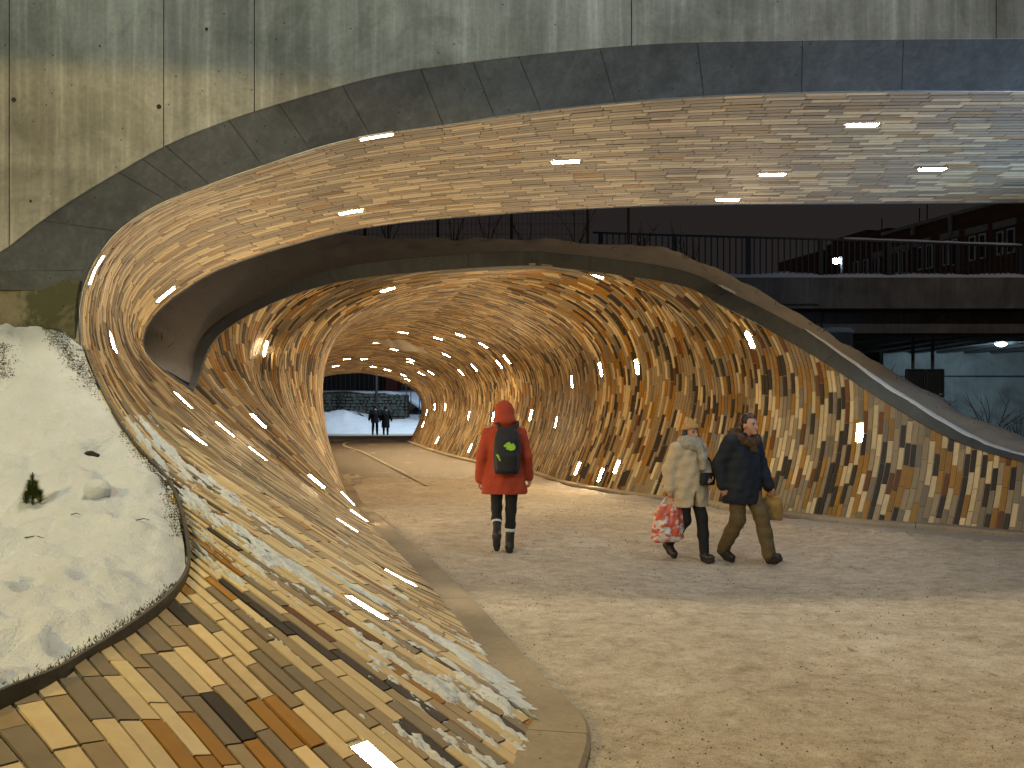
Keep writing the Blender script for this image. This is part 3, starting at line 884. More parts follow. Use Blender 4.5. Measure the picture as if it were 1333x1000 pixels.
# clean snow caps lying on the coping of the wing wall
def cap(i0, i1, w, h, name, label, off=-0.02):
    n = i1 - i0 + 1
    rows = []
    for d, z in ((off, -.01), (off, h * .6), (off + w * .3, h), (off + w * .7, h * .8), (off + w, -0.04)):
        e = np.sin(np.linspace(0, math.pi, n)) ** 0.35
        r = a1[i0:i1 + 1] + np.array((0, d, 0)) + outw[i0:i1 + 1] * ((z * e + 0.004)[:, None])
        r = r + (fbm(r[:, 0] * 5, r[:, 1] * 5 + d * 9, 3, 4)[:, None] - .5) * 0.04
        rows.append(r)
    v = np.array(rows)
    o = mesh_obj(name, v.reshape(-1, 3), grid_faces(5, n), MAT['snow'], None, True)
    return tag(o, label, 'snow', kind='stuff')
q1 = int(np.argmin(np.linalg.norm(cpx - np.array((1030, 445)), axis=1)))
cap(q1, 250, 0.36, 0.075, 'snow_cap', 'long white ridge of snow lying on the sloping wing wall coping')
q2 = int(np.argmin(np.linalg.norm(cpx - np.array((925, 392)), axis=1)))
cap(q2 - 2, q2 + 4, 0.14, 0.05, 'snow_clump', 'small white clump of snow stuck on the curved coping', -0.05)

# ------------------------------------------------------------------ snow bed on the left
bed_px = [(-480,1040,2.28),(-130,975,2.62),(0,912,2.93),(60,888,3.13),(100,865,3.35),(170,820,3.75),(220,778,4.2),(240,742,4.6),(236,690,5.0),(215,630,5.6),(165,570,6.2),(125,500,6.75),(106,451,6.98)]
NB = 280
bed = smooth([P(*p) for p in bed_px], NB)
rows = []
us = np.concatenate((np.linspace(0, 0.35, 18), np.linspace(0.37, 2.6, 120), np.linspace(2.65, 5.6, 40)))
for i, e in enumerate(bed):
    tt = i / (NB - 1)
    d = np.array((-1.0, 0.10 * (1 - tt) , 0))
    X = e[0] + d[0] * us; Y = e[1] + d[1] * us
    Yc = np.minimum(Y, 7.0)
    rise = 0.10 * (1 - np.exp(-us * 5)) + 0.03 * us + 0.10 * np.clip((Yc - 5.5) / 1.5, 0, 1) * np.minimum(us, 1.5)
    z = e[2] - 0.005 + rise
    z += (fbm(X * 1.6, Yc * 1.6, 4, 2) - .5) * 0.22 * np.clip(us * 4, 0, 1) + (fbm(X * 6, Yc * 6, 4, 8) - .5) * 0.15 * np.clip(us * 5, .1, 1) + (fbm(X * 22, Yc * 22, 3, 28) - .5) * 0.02 * np.clip(us * 6, 0.15, 1)
    # old footprints and dents
    for fx, fy, r, dp in ((-1.78, 3.55, .06, .06), (-1.98, 3.55, .06, .05), (-2.2, 4.05, .07, .06), (-2.5, 4.3, .07, .05), (-2.9, 5.0, .09, .05), (-2.2, 5.0, .06, .04), (-2.75, 6.0, .08, .05), (-3.3, 5.6, .09, .05), (-1.95, 3.2, .09, .05), (-2.05, 3.45, .08, .045), (-1.75, 3.05, .07, .04), (-2.15, 3.05, .08, .05), (-2.0, 4.2, .07, .03), (-2.6, 4.6, .12, .03), (-2.3, 3.75, .06, .03), (-2.55, 5.6, .09, .05), (-1.85, 3.6, .05, .025)):
        z -= dp * 1.7 * np.exp(-(((X - fx) ** 2 + ((Yc - fy) * .7) ** 2) / (r * r)) ** 2)
    rows.append(np.stack((X, Yc, z), 1))
v = np.array(rows)
sb = mesh_obj('snow_bed', v.reshape(-1, 3), grid_faces(NB, len(us)), MAT['snow'], None, True)
tag(sb, kind='structure')
BEDV = v.copy()
MAT['edging'] = simple('edging_steel', (0.085, 0.085, 0.08), 0.55, 0.3, 9, 0.5)
eb = smooth([P(*p) for p in bed_px], 150)
t = np.gradient(eb, axis=0); t[:, 2] = 0; t /= np.linalg.norm(t, axis=1)[:, None]
s = np.stack((t[:, 1], -t[:, 0], 0 * t[:, 0]), 1)
s_edge = s.copy()
hgt = np.interp(np.arange(150), [0, 80, 105, 149], [.045, .045, .02, .012])
prof = [(.028, -.05), (.028, 1), (.012, 1), (.012, -.05)]
v = np.array([eb + s * d + np.stack((0*hgt, 0*hgt, hgt if z > 0 else z + 0*hgt), 1) for d, z in prof])
edging = mesh_obj('bed_edging', v.reshape(-1, 3), grid_faces(4, 150) + [(0, 150, 300, 450), (149, 599, 449, 299)], MAT['edging'])
tag(edging, 'dark metal edging strip round the snow bed', 'edging')

# blown snow lying in streaks over the mound and lower bridge tiles (stuff)
def streaks(lines, sign, vmax, seed, thr, name, label, res=(260, 220), urange=(0, 1), lift=0.0):
    n, k = lines.shape[:2]
    iu = np.linspace((n - 1) * urange[0], (n - 1) * urange[1], res[0]); jv = np.linspace(0, (k - 1) * vmax, res[1])
    tmp = np.stack([hermite(np.arange(n), lines[:, j], iu) for j in range(min(k, int((k - 1) * vmax) + 2))], 1)
    fl = np.clip(jv, 0, tmp.shape[1] - 1.001); j0 = fl.astype(int); fr = (fl - j0)[None, :, None]
    S = tmp[:, j0] * (1 - fr) + tmp[:, j0 + 1] * fr
    du = np.gradient(S, axis=0); dv = np.gradient(S, axis=1)
    nr = np.cross(dv, du) * sign; nr /= np.linalg.norm(nr, axis=2)[:, :, None] + 1e-9
    su = np.concatenate((np.zeros((1, res[1])), np.cumsum(np.linalg.norm(np.diff(S, axis=0), axis=2), 0)))
    sv = np.concatenate((np.zeros((res[0], 1)), np.cumsum(np.linalg.norm(np.diff(S, axis=1), axis=2), 1)), 1)
    h = 0.42 * fbm(su * 3.6, sv * 0.9, 3, seed) + 0.38 * fbm(su * 17, sv * 4.0, 3, seed + 3) + 0.20 * fbm(su * 55, sv * 24, 3, seed + 7)
    t = thr(su / (su[-1:] + 1e-9), sv, S)
    h = (h - t) * 0.16
    h = np.where(h > 0, 0.030 * (1 - np.exp(-h / 0.014)) * (0.65 + 0.7 * fbm(su * 30, sv * 22, 3, seed + 9)), h)
    V = S + nr * (PROUD + h + lift)[:, :, None] if np.ndim(h) == 2 else S
    keep = h > -0.006
    F = []
    for i in range(res[0] - 1):
        for j in range(res[1] - 1):
            if keep[i, j] or keep[i + 1, j] or keep[i, j + 1] or keep[i + 1, j + 1]:
                a = i * res[1] + j; F.append((a, a + 1, a + res[1] + 1, a + res[1]))
    used = sorted({i for f in F for i in f}); mp = {o: n_ for n_, o in enumerate(used)}
    o = mesh_obj(name, V.reshape(-1, 3)[used], [tuple(mp[i] for i in f) for f in F], MAT['snow'], None, True)
    return tag(o, label, 'snow', kind='stuff')
def thr_a(u, sv, S):
    t = 0.515 + 0.0 * u
    t += np.clip((u - 0.18) / 0.35, 0, 1) * 0.22                 # fades away towards the tunnel
    t += np.clip((sv - 2.6) / 1.4, 0, 1) * 0.10
    t -= np.exp(-((sv - 0.05) / 0.16) ** 2) * 0.035              # gathers at the foot
    return t
streaks(SH_A.lines, -1, 0.30, 31, thr_a, 'snow_streaks', 'patchy blown snow streaked over the lower tiles of the footbridge wall', (330, 300), (0, 0.62))
def thr_m(u, sv, S):
    p = to_px(np.where(S[..., 1:2] > .3, S, np.array((0, 1., 0))))
    t = 0.50 + 0.28 * np.clip((u - .05) / 0.5, 0, 1) - 0.10 * np.exp(-((p[..., 0] - 640) / 130) ** 2) * (p[..., 1] > 880)
    return t
streaks(SH_M.lines, 1, 1.0, 57, thr_m, 'snow_streaks', 'patchy blown snow streaked over the front tiles of the mound', (330, 300), (0, 0.7))

# ragged ridge of swept snow along the right hand kerb (stuff)
rf = smooth([r[0] for r in BR_RIBS[:-3]], 420)
t = np.gradient(rf, axis=0); t[:, 2] = 0; t /= np.linalg.norm(t, axis=1)[:, None]
sd = np.stack((-t[:, 1], t[:, 0], 0 * t[:, 0]), 1)
if sd[200, 1] > 0: sd = -sd
L = arclen(rf); rows = []
amp = np.clip(fbm(L * .8, L * 0, 4, 44) - .30, 0, 1) * 2.2 * np.interp(L, [0, 2, 5, 7, 12, 16], [.5, .35, .5, .6, .6, .5])
for k, (d, z) in enumerate(((.06, -.04), (.10, .055), (.22, .085), (.36, .055), (.52, .022), (.70, -.03))):
    r = rf + sd * (d + (fbm(L * 6, L * 0 + k, 3, 40)[:, None] - .5) * .16 * (k > 1))
    r[:, 2] = z * np.maximum(amp, .02) + (fbm(L * 9, L * 0 + k * 3, 3, 41) - .5) * .05 * amp * (0 < k < 5) + gnd(r[:, 0], r[:, 1])
    rows.append(r)
v = np.array(rows)
tag(mesh_obj('snow_ridge', v.reshape(-1, 3), grid_faces(6, 420), MAT['dimmed_dirty_snow'], None, True), 'ragged ridge of swept snow along the foot of the right wall', 'snow', kind='stuff')
# ------------------------------------------------------------------ road bridge on the right, behind the tunnel
MAT['rail'] = simple('railing_paint', (0.022, 0.026, 0.030), 0.5, 0.2, 8, 0.3)
MAT['steel'] = simple('beam_steel', (0.16, 0.165, 0.17), 0.6, 0.25, 3, 0.2)
MAT['panel'] = simple('cabinet_grey', (0.075, 0.085, 0.09), 0.5, 0.2, 5, 0.2)
MAT['blue_wall'] = concrete('underpass_concrete', (0.36, 0.38, 0.38), 0.2, 0.0)
YR = 27.5
def rx(px, y=YR): return (px - CX) / FPX * y
def rz(py, y=YR): return CAMH + (HZ - py) / FPX * y
RB = thing('road_bridge', 'dark concrete road bridge with snow on its edge behind the wing wall', 'bridge')
zt = rz(361)
mb = MB().box((rx(745), YR - .1, rz(402)), (rx(1700), YR + 1.2, zt)); mb.build('edge_beam', MAT['deck'], RB)
mb = MB().box((rx(745), YR + 0.5, rz(432)), (rx(1700), YR + 1.6, rz(402.4))); mb.build('main_beam', MAT['deck'], RB)
mb = MB().box((rx(735), YR + 1.7, rz(405)), (rx(1750), YR + 14, rz(372))); mb.build('deck_slab', MAT['deck'], RB)
for k in range(6):                                            # longitudinal girders receding under the deck
    y = YR + 2.2 + k * 0.9
    MB().box((rx(1040), y, 4.06 + .02 * k), (rx(1800), y + 0.35, 5.0)).build('girder', MAT['steel'], RB)
for k in range(12):                                            # cross girders beyond
    x = rx(1060) + k * 1.35
    MB().box((x, YR + 7.8, 4.32), (x + 0.45, YR + 17.4, 4.78)).build('cross_girder', MAT['steel'], RB)
MB().box((rx(1000), YR + 7.6, 4.79), (rx(2000), YR + 20, 5.1)).build('soffit_slab', MAT['steel'], RB)
m = MB(); m.tube([(rx(1010), YR - .13, rz(396)), (rx(1064), YR - .13, rz(396.5))], .035, 6); m.build('cable', MAT['steel'], RB)
m = MB(); m.tube([(rx(1078), YR + .46, rz(428)), (rx(1078), YR + .46, rz(406)), (rx(1090), YR + .46, rz(401.5) - .05), (rx(1700), YR + .46, rz(404) - .05)], .04, 6); m.build('conduit', MAT['steel'], RB)
m = MB(); m.tube([(rx(1110), YR + 1.9, rz(456)), (rx(1180), YR + 1.9, rz(446)), (rx(1320), YR + 1.9, rz(430))], .04, 6); m.build('pipe', MAT['steel'], RB)
# snow on the edge
n = 160
X = np.linspace(rx(745), rx(1700), n)
hh = 0.05 + 0.16 * fbm(X * 1.7, X * 0, 4, 12) + 0.22 * np.clip(fbm(X * 0.9, X * 0 + 4, 3, 15) - .55, 0, 1)
rows = [np.stack((X, X * 0 + YR - .12, X * 0 + zt - .03), 1), np.stack((X, X * 0 + YR - .13, zt + hh * .35), 1), np.stack((X, X * 0 + YR + .15, zt + hh), 1), np.stack((X, X * 0 + YR + 1.0, zt + hh * .8), 1), np.stack((X, X * 0 + YR + 3.5, zt + hh * .8), 1)]
v = np.array(rows)
es = mesh_obj('edge_snow', v.reshape(-1, 3), grid_faces(5, n), MAT['snow'], None, True)
tag(es, 'strip of snow along the edge of the road bridge', 'snow', kind='stuff')
# railing: rails, wide posts, slim balusters
RA = thing('railing', 'dark steel railing of upright bars along the road bridge', 'railing')
def rail_top(px): return np.interp(px, [760, 878, 974, 1068, 1157, 1246, 1331, 1700], [302.5, 306.5, 309, 311.5, 314.5, 318, 321, 333])
def rail_bot(px): return np.interp(px, [760, 974, 1331, 1700], [352, 356, 365, 376])
m = MB(); pts = [(rx(p), YR, rz(rail_top(p))) for p in np.linspace(772, 1700, 12)]
for a, b_ in zip(pts[:-1], pts[1:]): m.bar(a, b_, .07, .055)
m.build('top_rail', MAT['rail'], RA)
posts = [782, 878, 974, 1068, 1157, 1246, 1331, 1416, 1500]
for p in posts:
    MB().box((rx(p) - .07, YR - .05, zt - .02), (rx(p) + .07, YR + .05, rz(rail_top(p)) + .01)).build('post', MAT['rail'], RA)
balu = MB().box((-.019, -.014, 0), (.019, .014, 1.0)).build('baluster', MAT['rail'], RA)
first = True
for p0, p1 in zip(posts[:-1], posts[1:]):
    k = 12
    for j in range(1, k):
        p = p0 + (p1 - p0) * j / k
        o = balu if first else balu.copy()
        if not first: COL.objects.link(o)
        first = False
        o.location = (rx(p), YR, zt + .03); o.scale = (1, 1, rz(rail_top(p)) - zt - .03)
# snow lying on the top rail
m = MB(); pts = [(rx(p), YR, rz(rail_top(p)) + .045) for p in np.linspace(1098, 1330, 16)]
m.tube(pts, [.03 + .02 * RNG.random() for _ in pts], 6)
tag(m.build('rail_snow', MAT['snow'], None, True), 'thin line of snow on the top rail', 'snow', kind='stuff')

# round bridge pier with a snow cap
px_, py_ = rx(1084, 24.0), 24.0
PI_ = thing('bridge_pier', 'round concrete pier with snow on its top behind the wing wall', 'pier')
m = MB(); zc = CAMH + (HZ - 434) / FPX * 24.0
m.tube([(px_, py_, -.2), (px_, py_, zc)], .52, 24); m.build('shaft', MAT['deck'], PI_, False)
sn = MB(); sn.tube([(px_, py_, zc - .02), (px_, py_, zc + .06), (px_, py_, zc + .12), (px_, py_, zc + .15)], [.54, .55, .47, .2], 24)
tag(sn.build('snow_cap', MAT['snow'], None, True), 'rounded cap of snow on the bridge pier', 'snow', kind='stuff')

# lit wall of the underpass, its lamp and the two sign cabinets
UW = MB().box((rx(1150, 45.0), 45.0, -1.0), (rx(1600, 45.0), 45.5, 4.7)).build('underpass_wall', MAT['blue_wall'])
tag(UW, 'pale bluish concrete wall lit up under the road bridge', 'wall')
MB().box((rx(1150, 45.0), 44.93, CAMH + (HZ - 491) / FPX * 45), (rx(1600, 45.0), 45.0, CAMH + (HZ - 489) / FPX * 45)).build('joint_strip', MAT['panel'], UW)
p = P(1303, 448, 37.4)
FL = thing('underpass_lamp', 'small round white lamp under the road bridge', 'lamp', None, tuple(p))
MAT['lamp_cold'] = emit('cold_lamp', (0.62, 0.86, 1.0), 55.0)
m = MB(); m.tube([(0, 0, .10), (0, 0, .02)], [.22, .25], 16); m.build('housing', MAT['panel'], FL)
m = MB(); m.tube([(0, 0, .02), (0, 0, -.05), (0, 0, -.10)], [.23, .19, .05], 16); m.build('lens', MAT['lamp_cold'], FL)
d = bpy.data.lights.new('underpass_light', 'SPOT'); d.energy = 520; d.color = (0.58, 0.84, 1.0); d.shadow_soft_size = .2; d.spot_size = math.radians(120); d.spot_blend = .8
lo = bpy.data.objects.new('underpass_light', d); lo.location = (p[0] + .2, p[1], p[2] - .2); COL.objects.link(lo)
lo.rotation_euler = (Vector((p[0] + 1.2, 45.0, 1.2)) - lo.location).to_track_quat('-Z', 'Y').to_euler()
for x0, x1, lab in ((1180, 1203, 'left hand dark cabinet panel hanging under the road bridge'), (1206, 1228, 'right hand dark cabinet panel with white corner sticker under the road bridge')):
    y = 29.0
    c = thing('sign_panel', lab, 'sign', 'panels under the road bridge')
    MB().box((rx(x0, y), y, rz(517, y)), (rx(x1, y), y + .12, rz(481, y))).build('face', MAT['panel'], c)
    m = MB()
    for a, b_ in (((x0, 481), (x1, 481)), ((x0, 517), (x1, 517)), ((x0, 481), (x0, 517)), ((x1, 481), (x1, 517))):
        m.bar((rx(a[0], y), y - .02, rz(a[1], y)), (rx(b_[0], y), y - .02, rz(b_[1], y)), .035, .035)
    m.build('frame', MAT['steel'], c)
    MB().box((rx((x0 + x1) / 2, y) - .04, y + .13, rz(481, y)), (rx((x0 + x1) / 2, y) + .04, y + .2, rz(428, y))).build('hanger', MAT['steel'], c)
    if x0 > 1200:
        MB().box((rx(1222, y), y - .03, rz(514.5, y)), (rx(1226, y), y - .005, rz(512, y))).build('sticker', MAT['snow'], c)

# ------------------------------------------------------------------ brick building beyond the road bridge
m, nt, b = new_mat('dark_brick')
br = nd(nt, 'ShaderNodeTexBrick', Scale=1.0); br.inputs['Color1'].default_value = (0.16, 0.06, 0.03, 1); br.inputs['Color2'].default_value = (0.11, 0.045, 0.025, 1); br.inputs['Mortar'].default_value = (0.10, 0.075, 0.06, 1)
br.inputs['Brick Width'].default_value = .5; br.inputs['Row Height'].default_value = .16; br.inputs['Mortar Size'].default_value = .015
cc = coords(nt); sp_ = nd(nt, 'ShaderNodeSeparateXYZ'); nt.links.new(cc, sp_.inputs[0]); cb = nd(nt, 'ShaderNodeCombineXYZ')
nt.links.new(sp_.outputs['Y'], cb.inputs['X']); nt.links.new(sp_.outputs['Z'], cb.inputs['Y']); nt.links.new(cb.outputs[0], br.inputs['Vector'])
nt.links.new(br.outputs['Color'], b.inputs['Base Color']); b.inputs['Roughness'].default_value = .85
MAT['brick'] = m
MAT['pane'] = simple('dark_window_glass', (0.02, 0.024, 0.03), 0.12, 0.2, 4)
MAT['sash'] = simple('white_window_frame', (0.62, 0.63, 0.62), 0.6, 0.1, 8)
MAT['lintel'] = simple('lintel_concrete', (0.34, 0.33, 0.31), 0.8, 0.2, 5)
BD = thing('brick_building', 'long dark brick building with paired windows behind the railing', 'building')
b_near = np.array((rx(1345, 44.0), 44.0)); b_far = np.array((rx(1010, 66.0), 66.0))
bd = (b_far - b_near); bl_ = np.linalg.norm(bd); bd = bd / bl_; bn = np.array((-bd[1], bd[0]))
if bn[0] > 0: bn = -bn
def bpt(s, z, out=0.0): q = b_near + bd * s + bn * out; return (q[0], q[1], z)
def s_of(px):
    # distance along the facade seen at a photo column
    k = (px - CX) / FPX
    return (k * b_near[1] - b_near[0]) / (bd[0] - k * bd[1])
def wall_quad(s0, s1, z0, z1, depth, name, mat, out=0.0):
    m = MB()
    c = [bpt(s0, z0, out), bpt(s1, z0, out), bpt(s1, z1, out), bpt(s0, z1, out), bpt(s0, z0, out - depth), bpt(s1, z0, out - depth), bpt(s1, z1, out - depth), bpt(s0, z1, out - depth)]
    m.add(c, [(0,1,2,3),(7,6,5,4),(0,4,5,1),(1,5,6,2),(2,6,7,3),(3,7,4,0)])
    return m.build(name, mat, BD)
def z_at(px, py): q = bpt(s_of(px), 0); return CAMH + (HZ - py) / FPX * q[1]
ztop = z_at(1250, 279)
wall_quad(-9.0, s_of(1150), 4.86, ztop, 12, 'wall', MAT['brick'])
wall_quad(-9.2, s_of(1150) + .1, ztop, ztop + .18, 12.3, 'parapet', MAT['lintel'], .12)
wall_quad(s_of(1150) + .02, s_of(1070), 4.86, z_at(1116, 306), 10, 'wall', MAT['brick'], -.3)
wall_quad(s_of(1118), s_of(1072), z_at(1116, 306) + .02, z_at(1116, 299), 9, 'roof_block', MAT['brick'], -.6)
wall_quad(s_of(1070) + .02, s_of(1012), 4.86, z_at(1040, 334), 9, 'wall', MAT['brick'], -.1)
for (p0, p1, y0, y1) in ((1312,1321,297,330),(1299,1306,301,332),(1276,1283,304,337),(1263,1270,307,340),(1240,1246,311,346),(1229,1235,313,346),(1207,1214,318,350),(1196,1201,321,352),(1176,1181,325,357),(1165,1170,327,357),(1148,1153,332,358),(1135,1139,334,358),(1120,1125,337,358),(1107,1112,340,358)):
    s0, s1 = s_of(p1 + 1.0), s_of(p0 - 1.0)
    pm = (p0 + p1) / 2
    z1, z0 = z_at(pm, y0), z_at(pm, y1)
    o = .05 if p0 > 1150 else -.25
    w = wall_quad(s0, s1, z0, z1, .04, 'window', MAT['sash'], o)
    mm = MB(); c = [bpt(s0 + .09, z0 + .1, o + .012), bpt(s1 - .09, z0 + .1, o + .012), bpt(s1 - .09, z1 - .1, o + .012), bpt(s0 + .09, z1 - .1, o + .012)]
    mm.add(c, [(0, 1, 2, 3)]); pn = mm.build('pane', MAT['pane'], w)
for (p0, p1, y) in ((1294, 1324, 295), (1258, 1287, 303), (1225, 1250, 310), (1190, 1212, 319), (1160, 1185, 327), (1133, 1155, 333)):
    z = z_at((p0 + p1) / 2, y)
    wall_quad(s_of(p1), s_of(p0), z - .02, z + .32, .2, 'lintel', MAT['lintel'], .1 if p0 > 1150 else -.18)
for px, y0, y1 in ((1148, 304, 284), (1197, 296, 271), (1207, 294, 262)):
    m = MB(); q = bpt(s_of(px), 0, -3); k = q[1]
    m.tube([(rx(px, k), k, rz(y0, k) - .5), (rx(px, k), k, rz(y1, k))], .035, 5)
    m.build('aerial', MAT['rail'], BD)
for px, y0, y1 in ((1192, 306, 292), (1241, 306, 280)):
    m = MB(); q = bpt(s_of(px), 0, .2); m.tube([(q[0], q[1], rz(y0, q[1])), (q[0], q[1], rz(y1, q[1]))], .12, 8)
    m.build('vent_pipe', MAT['lintel'], BD)

tag(MB().box((6.0, 47.6, 4.55), (70, 110, 4.85)).build('upper_street', MAT['deck']), kind='structure')

# street lamp shining behind the railing
p = P(1089, 339, 40.0)
SL = thing('street_lamp', 'street lamp with a glaring white head behind the railing', 'lamp')
m = MB(); m.tube([(p[0] + .25, p[1], 0), (p[0] + .25, p[1], p[2] + .15), (p[0], p[1], p[2] + .2)], .06, 8); m.build('pole', MAT['rail'], SL)
m = MB(); m.tube([(p[0] - .05, p[1], p[2] + .22), (p[0] - .05, p[1], p[2] + .06)], [.12, .2], 12); m.build('hood', MAT['rail'], SL)
bm = bmesh.new(); bmesh.ops.create_icosphere(bm, subdivisions=2, radius=.17); me = bpy.data.meshes.new('bulb'); bm.to_mesh(me); bm.free()
me.materials.append(emit('cold_bulb', (.8, .95, 1.0), 130.0)); o = bpy.data.objects.new('bulb', me); COL.objects.link(o); o.parent = SL; o.location = p

# ------------------------------------------------------------------ wire fence and bare shrubs on top of the tunnel
YFN = 20.0
def fx(px): return (px - CX) / FPX * YFN
def fz(py): return CAMH + (HZ - py) / FPX * YFN
FE = thing('wire_fence', 'dark wire mesh fence on the snowy crest above the tunnel', 'fence')
for px in (475, 570, 666, 765, 818):
    MB().box((fx(px) - .03, YFN - .03, 4.45), (fx(px) + .03, YFN + .03, fz(232))).build('post', MAT['rail'], FE)
for k, z in enumerate(np.linspace(fz(318), fz(238), 7)):
    MB().box((fx(380), YFN + .035, z), (fx(765), YFN + .042, z + .007)).build('rail_wire', MAT['rail'], FE)
w0 = MB().box((-.0035, 0, fz(325)), (.0035, .006, fz(236))).build('wire', MAT['rail'], FE)
for k, px in enumerate(np.arange(384, 765, 5.6)):
    o = w0 if k == 0 else w0.copy()
    if k: COL.objects.link(o)
    o.location = (fx(px), YFN + .028, 0)
def shrub(base, h, spread, name, label, nst=5, group=None, seed=0, thick=.012):
    rg = np.random.default_rng(seed)
    root = thing(name, label, 'shrub', group)
    for k in range(nst):
        a = rg.uniform(0, 2 * math.pi); l = h * rg.uniform(.6, 1.05)
        d = np.array((math.cos(a) * spread, math.sin(a) * spread * .5, 1.0)); d /= np.linalg.norm(d)
        pts = [np.array(base)]
        for s in range(5):
            d = d + rg.normal(0, .10, 3); d /= np.linalg.norm(d); pts.append(pts[-1] + d * l / 5)
        m = MB(); m.tube(pts, list(np.linspace(thick, thick * .3, 6)), 5)
        for s in range(rg.integers(2, 5)):
            i = rg.integers(1, 5); e = d + rg.normal(0, .6, 3); e /= np.linalg.norm(e)
            m.tube([pts[i], pts[i] + e * l * .18, pts[i] + e * l * .3 + np.array((0, 0, l * .06))], [thick * .5, thick * .3, thick * .15], 4)
        m.build('stem', MAT['twig'], root)
    return root
MAT['twig'] = simple('bare_twigs', (0.035, 0.026, 0.018), .9, .3, 20)
for k, (px, py, Y, h, sp, lab, ns) in enumerate([
    (590, 318, 18.6, 1.0, .25, 'bare shrub left of the middle fence post on the crest', 4), (634, 318, 18.6, 1.1, .25, 'bare shrub just left of the fence post on the crest', 4),
    (684, 320, 18.6, .9, .3, 'thin bare shrub just right of the fence post on the crest', 3), (748, 322, 18.6, 1.2, .35, 'bare leaning shrub near the gate end of the fence', 4),
    (505, 315, 18.6, .9, .4, 'low bare shrub at the left end of the crest', 5), (832, 326, 18.8, .6, .35, 'small twiggy bush where the railing begins', 5),
    (900, 345, 19.0, .9, .4, 'bare bush behind the first railing bars', 5),
    (215, 425, 13.0, .6, .6, 'dark twiggy plant on the snowy slope beside the soffit', 7), (200, 468, 11.9, .45, .7, 'lowest twiggy plant in the dark snow hollow left', 7),
    (295, 372, 14.6, .35, .5, 'tuft of dark stalks high on the shaded snow slope', 5),
    (1290, 560, 14.5, .7, .8, 'tangled bare bush behind the wing wall at right', 11), (1325, 582, 13.8, .6, .8, 'tangled bare bush at the right picture edge behind the wall', 10)]):
    b0 = P(px, py, Y); b0[2] -= .15
    shrub(b0, h + .15, sp, 'bare_shrub', lab, ns, 'bare shrubs on the snow', 100 + k, .014 if Y > 15 else .009)
# dry stalks poking through the bank of the wing wall
V = MB()
for k in range(90):
    i = int(RNG.integers(120, 256)); t = RNG.uniform(.35, .98)
    q = a2[i] * (1 - t) + crest[i] * t + np.array((0, 0, .08))
    l = RNG.uniform(.04, .14)
    V.tube([q, q + np.array((RNG.normal(0, .6) * l, RNG.normal(0, .4) * l, l * RNG.uniform(.3, 1)))], [.006, .002], 4)
tag(V.build('dry_stalks', MAT['twig']), 'dry stalks poking through the snow above the wing wall', 'stalks', kind='stuff')

# ------------------------------------------------------------------ beyond the far mouth of the tunnel
YX = 62.0
def ex(px, y=YX): return (px - CX) / FPX * y
def ez(py, y=YX): return CAMH + (HZ - py) / FPX * y
MAT['stone'] = concrete('rubble_stone', (0.085, 0.10, 0.09), 0.0, 0.35)
SW = thing('stone_wall', 'dark rubble stone wall beyond the far mouth of the tunnel', 'wall')
MB().box((ex(395), YX + .05, -.3), (ex(531), YX + .7, ez(514))).build('wall_core', MAT['hole'], SW)
sv = []
for r in range(10):
    z0 = .3 + r * .225; x = ex(398) - RNG.uniform(0, .4)
    while x < ex(530):
        w = RNG.uniform(.22, .55); h = .20 + RNG.normal(0, .03)
        m = MB(); e = min(x + w, ex(531))
        q = [(x + RNG.uniform(0, .06), z0 + RNG.uniform(0, .04)), (e - RNG.uniform(.02, .07), z0 + RNG.uniform(0, .05)), (e - RNG.uniform(.02, .07), z0 + h - RNG.uniform(0, .05)), ((x + e) / 2, z0 + h + RNG.uniform(-.01, .03)), (x + RNG.uniform(0, .06), z0 + h - RNG.uniform(0, .06))]
        m.prism(q, YX - RNG.uniform(0, .08), YX + .1); m.build('stone', MAT['stone'], SW)
        x += w
def lump(name, pts_fn, nx, ny, mat, label, cat='snow', kind='structure'):
    v = np.array([[pts_fn(i / (nx - 1), j / (ny - 1)) for j in range(ny)] for i in range(nx)])
    o = mesh_obj(name, v.reshape(-1, 3), grid_faces(nx, ny, True), mat, None, True)
    return tag(o, label, cat, kind=kind) if kind != 'structure' else tag(o, kind='structure')
def pile(u, v_):
    x = ex(405, 57) + u * (ex(700, 57) - ex(405, 57)); y = 54.0 + v_ * 8.2
    h = 0.75 + 0.55 * math.exp(-((x - ex(440, 57)) / 1.9) ** 2) if True else 0
    prof = min(1.0, v_ * 3.2) ** .7
    return (x, y, -.05 + h * prof * (0.85 + .4 * float(fbm(np.array([x * 1.3]), np.array([y * 1.3]), 4, 6)[0])))
lump('snow_pile', pile, 80, 26, MAT['snow'], '')
def slope(u, v_):
    x = ex(340, 70) + u * (ex(760, 70) - ex(340, 70)); y = 62.6 + v_ * 40
    base = np.interp(x, [ex(500, 62), ex(530, 62), ex(560, 62)], [2.5, 1.9, .9]) if y < 70 else 2.5
    return (x, y, base + v_ * 0.9 + .3 * float(fbm(np.array([x * .5]), np.array([y * .5]), 4, 16)[0]))
lump('snow_slope', slope, 60, 24, MAT['snow'], '')
def bankr(u, v_):
    x = ex(529, 62) + u * 9; y = 58 + v_ * 14
    return (x, y, .2 + 1.9 * v_ + u * 1.2 + .2 * float(fbm(np.array([x]), np.array([y]), 4, 18)[0]))
lump('snow_bank', bankr, 30, 26, MAT['snow'], '')
HR = thing('handrail', 'dark handrail posts up the snowy slope beyond the tunnel', 'railing')
for px, y0, y1 in ((531, 514, 503), (537, 517, 504), (548, 524, 505)):
    MB().bar((ex(px), 61, ez(y0, 61) - .6), (ex(px), 61, ez(y1, 61)), .06, .06).build('post', MAT['rail'], HR)
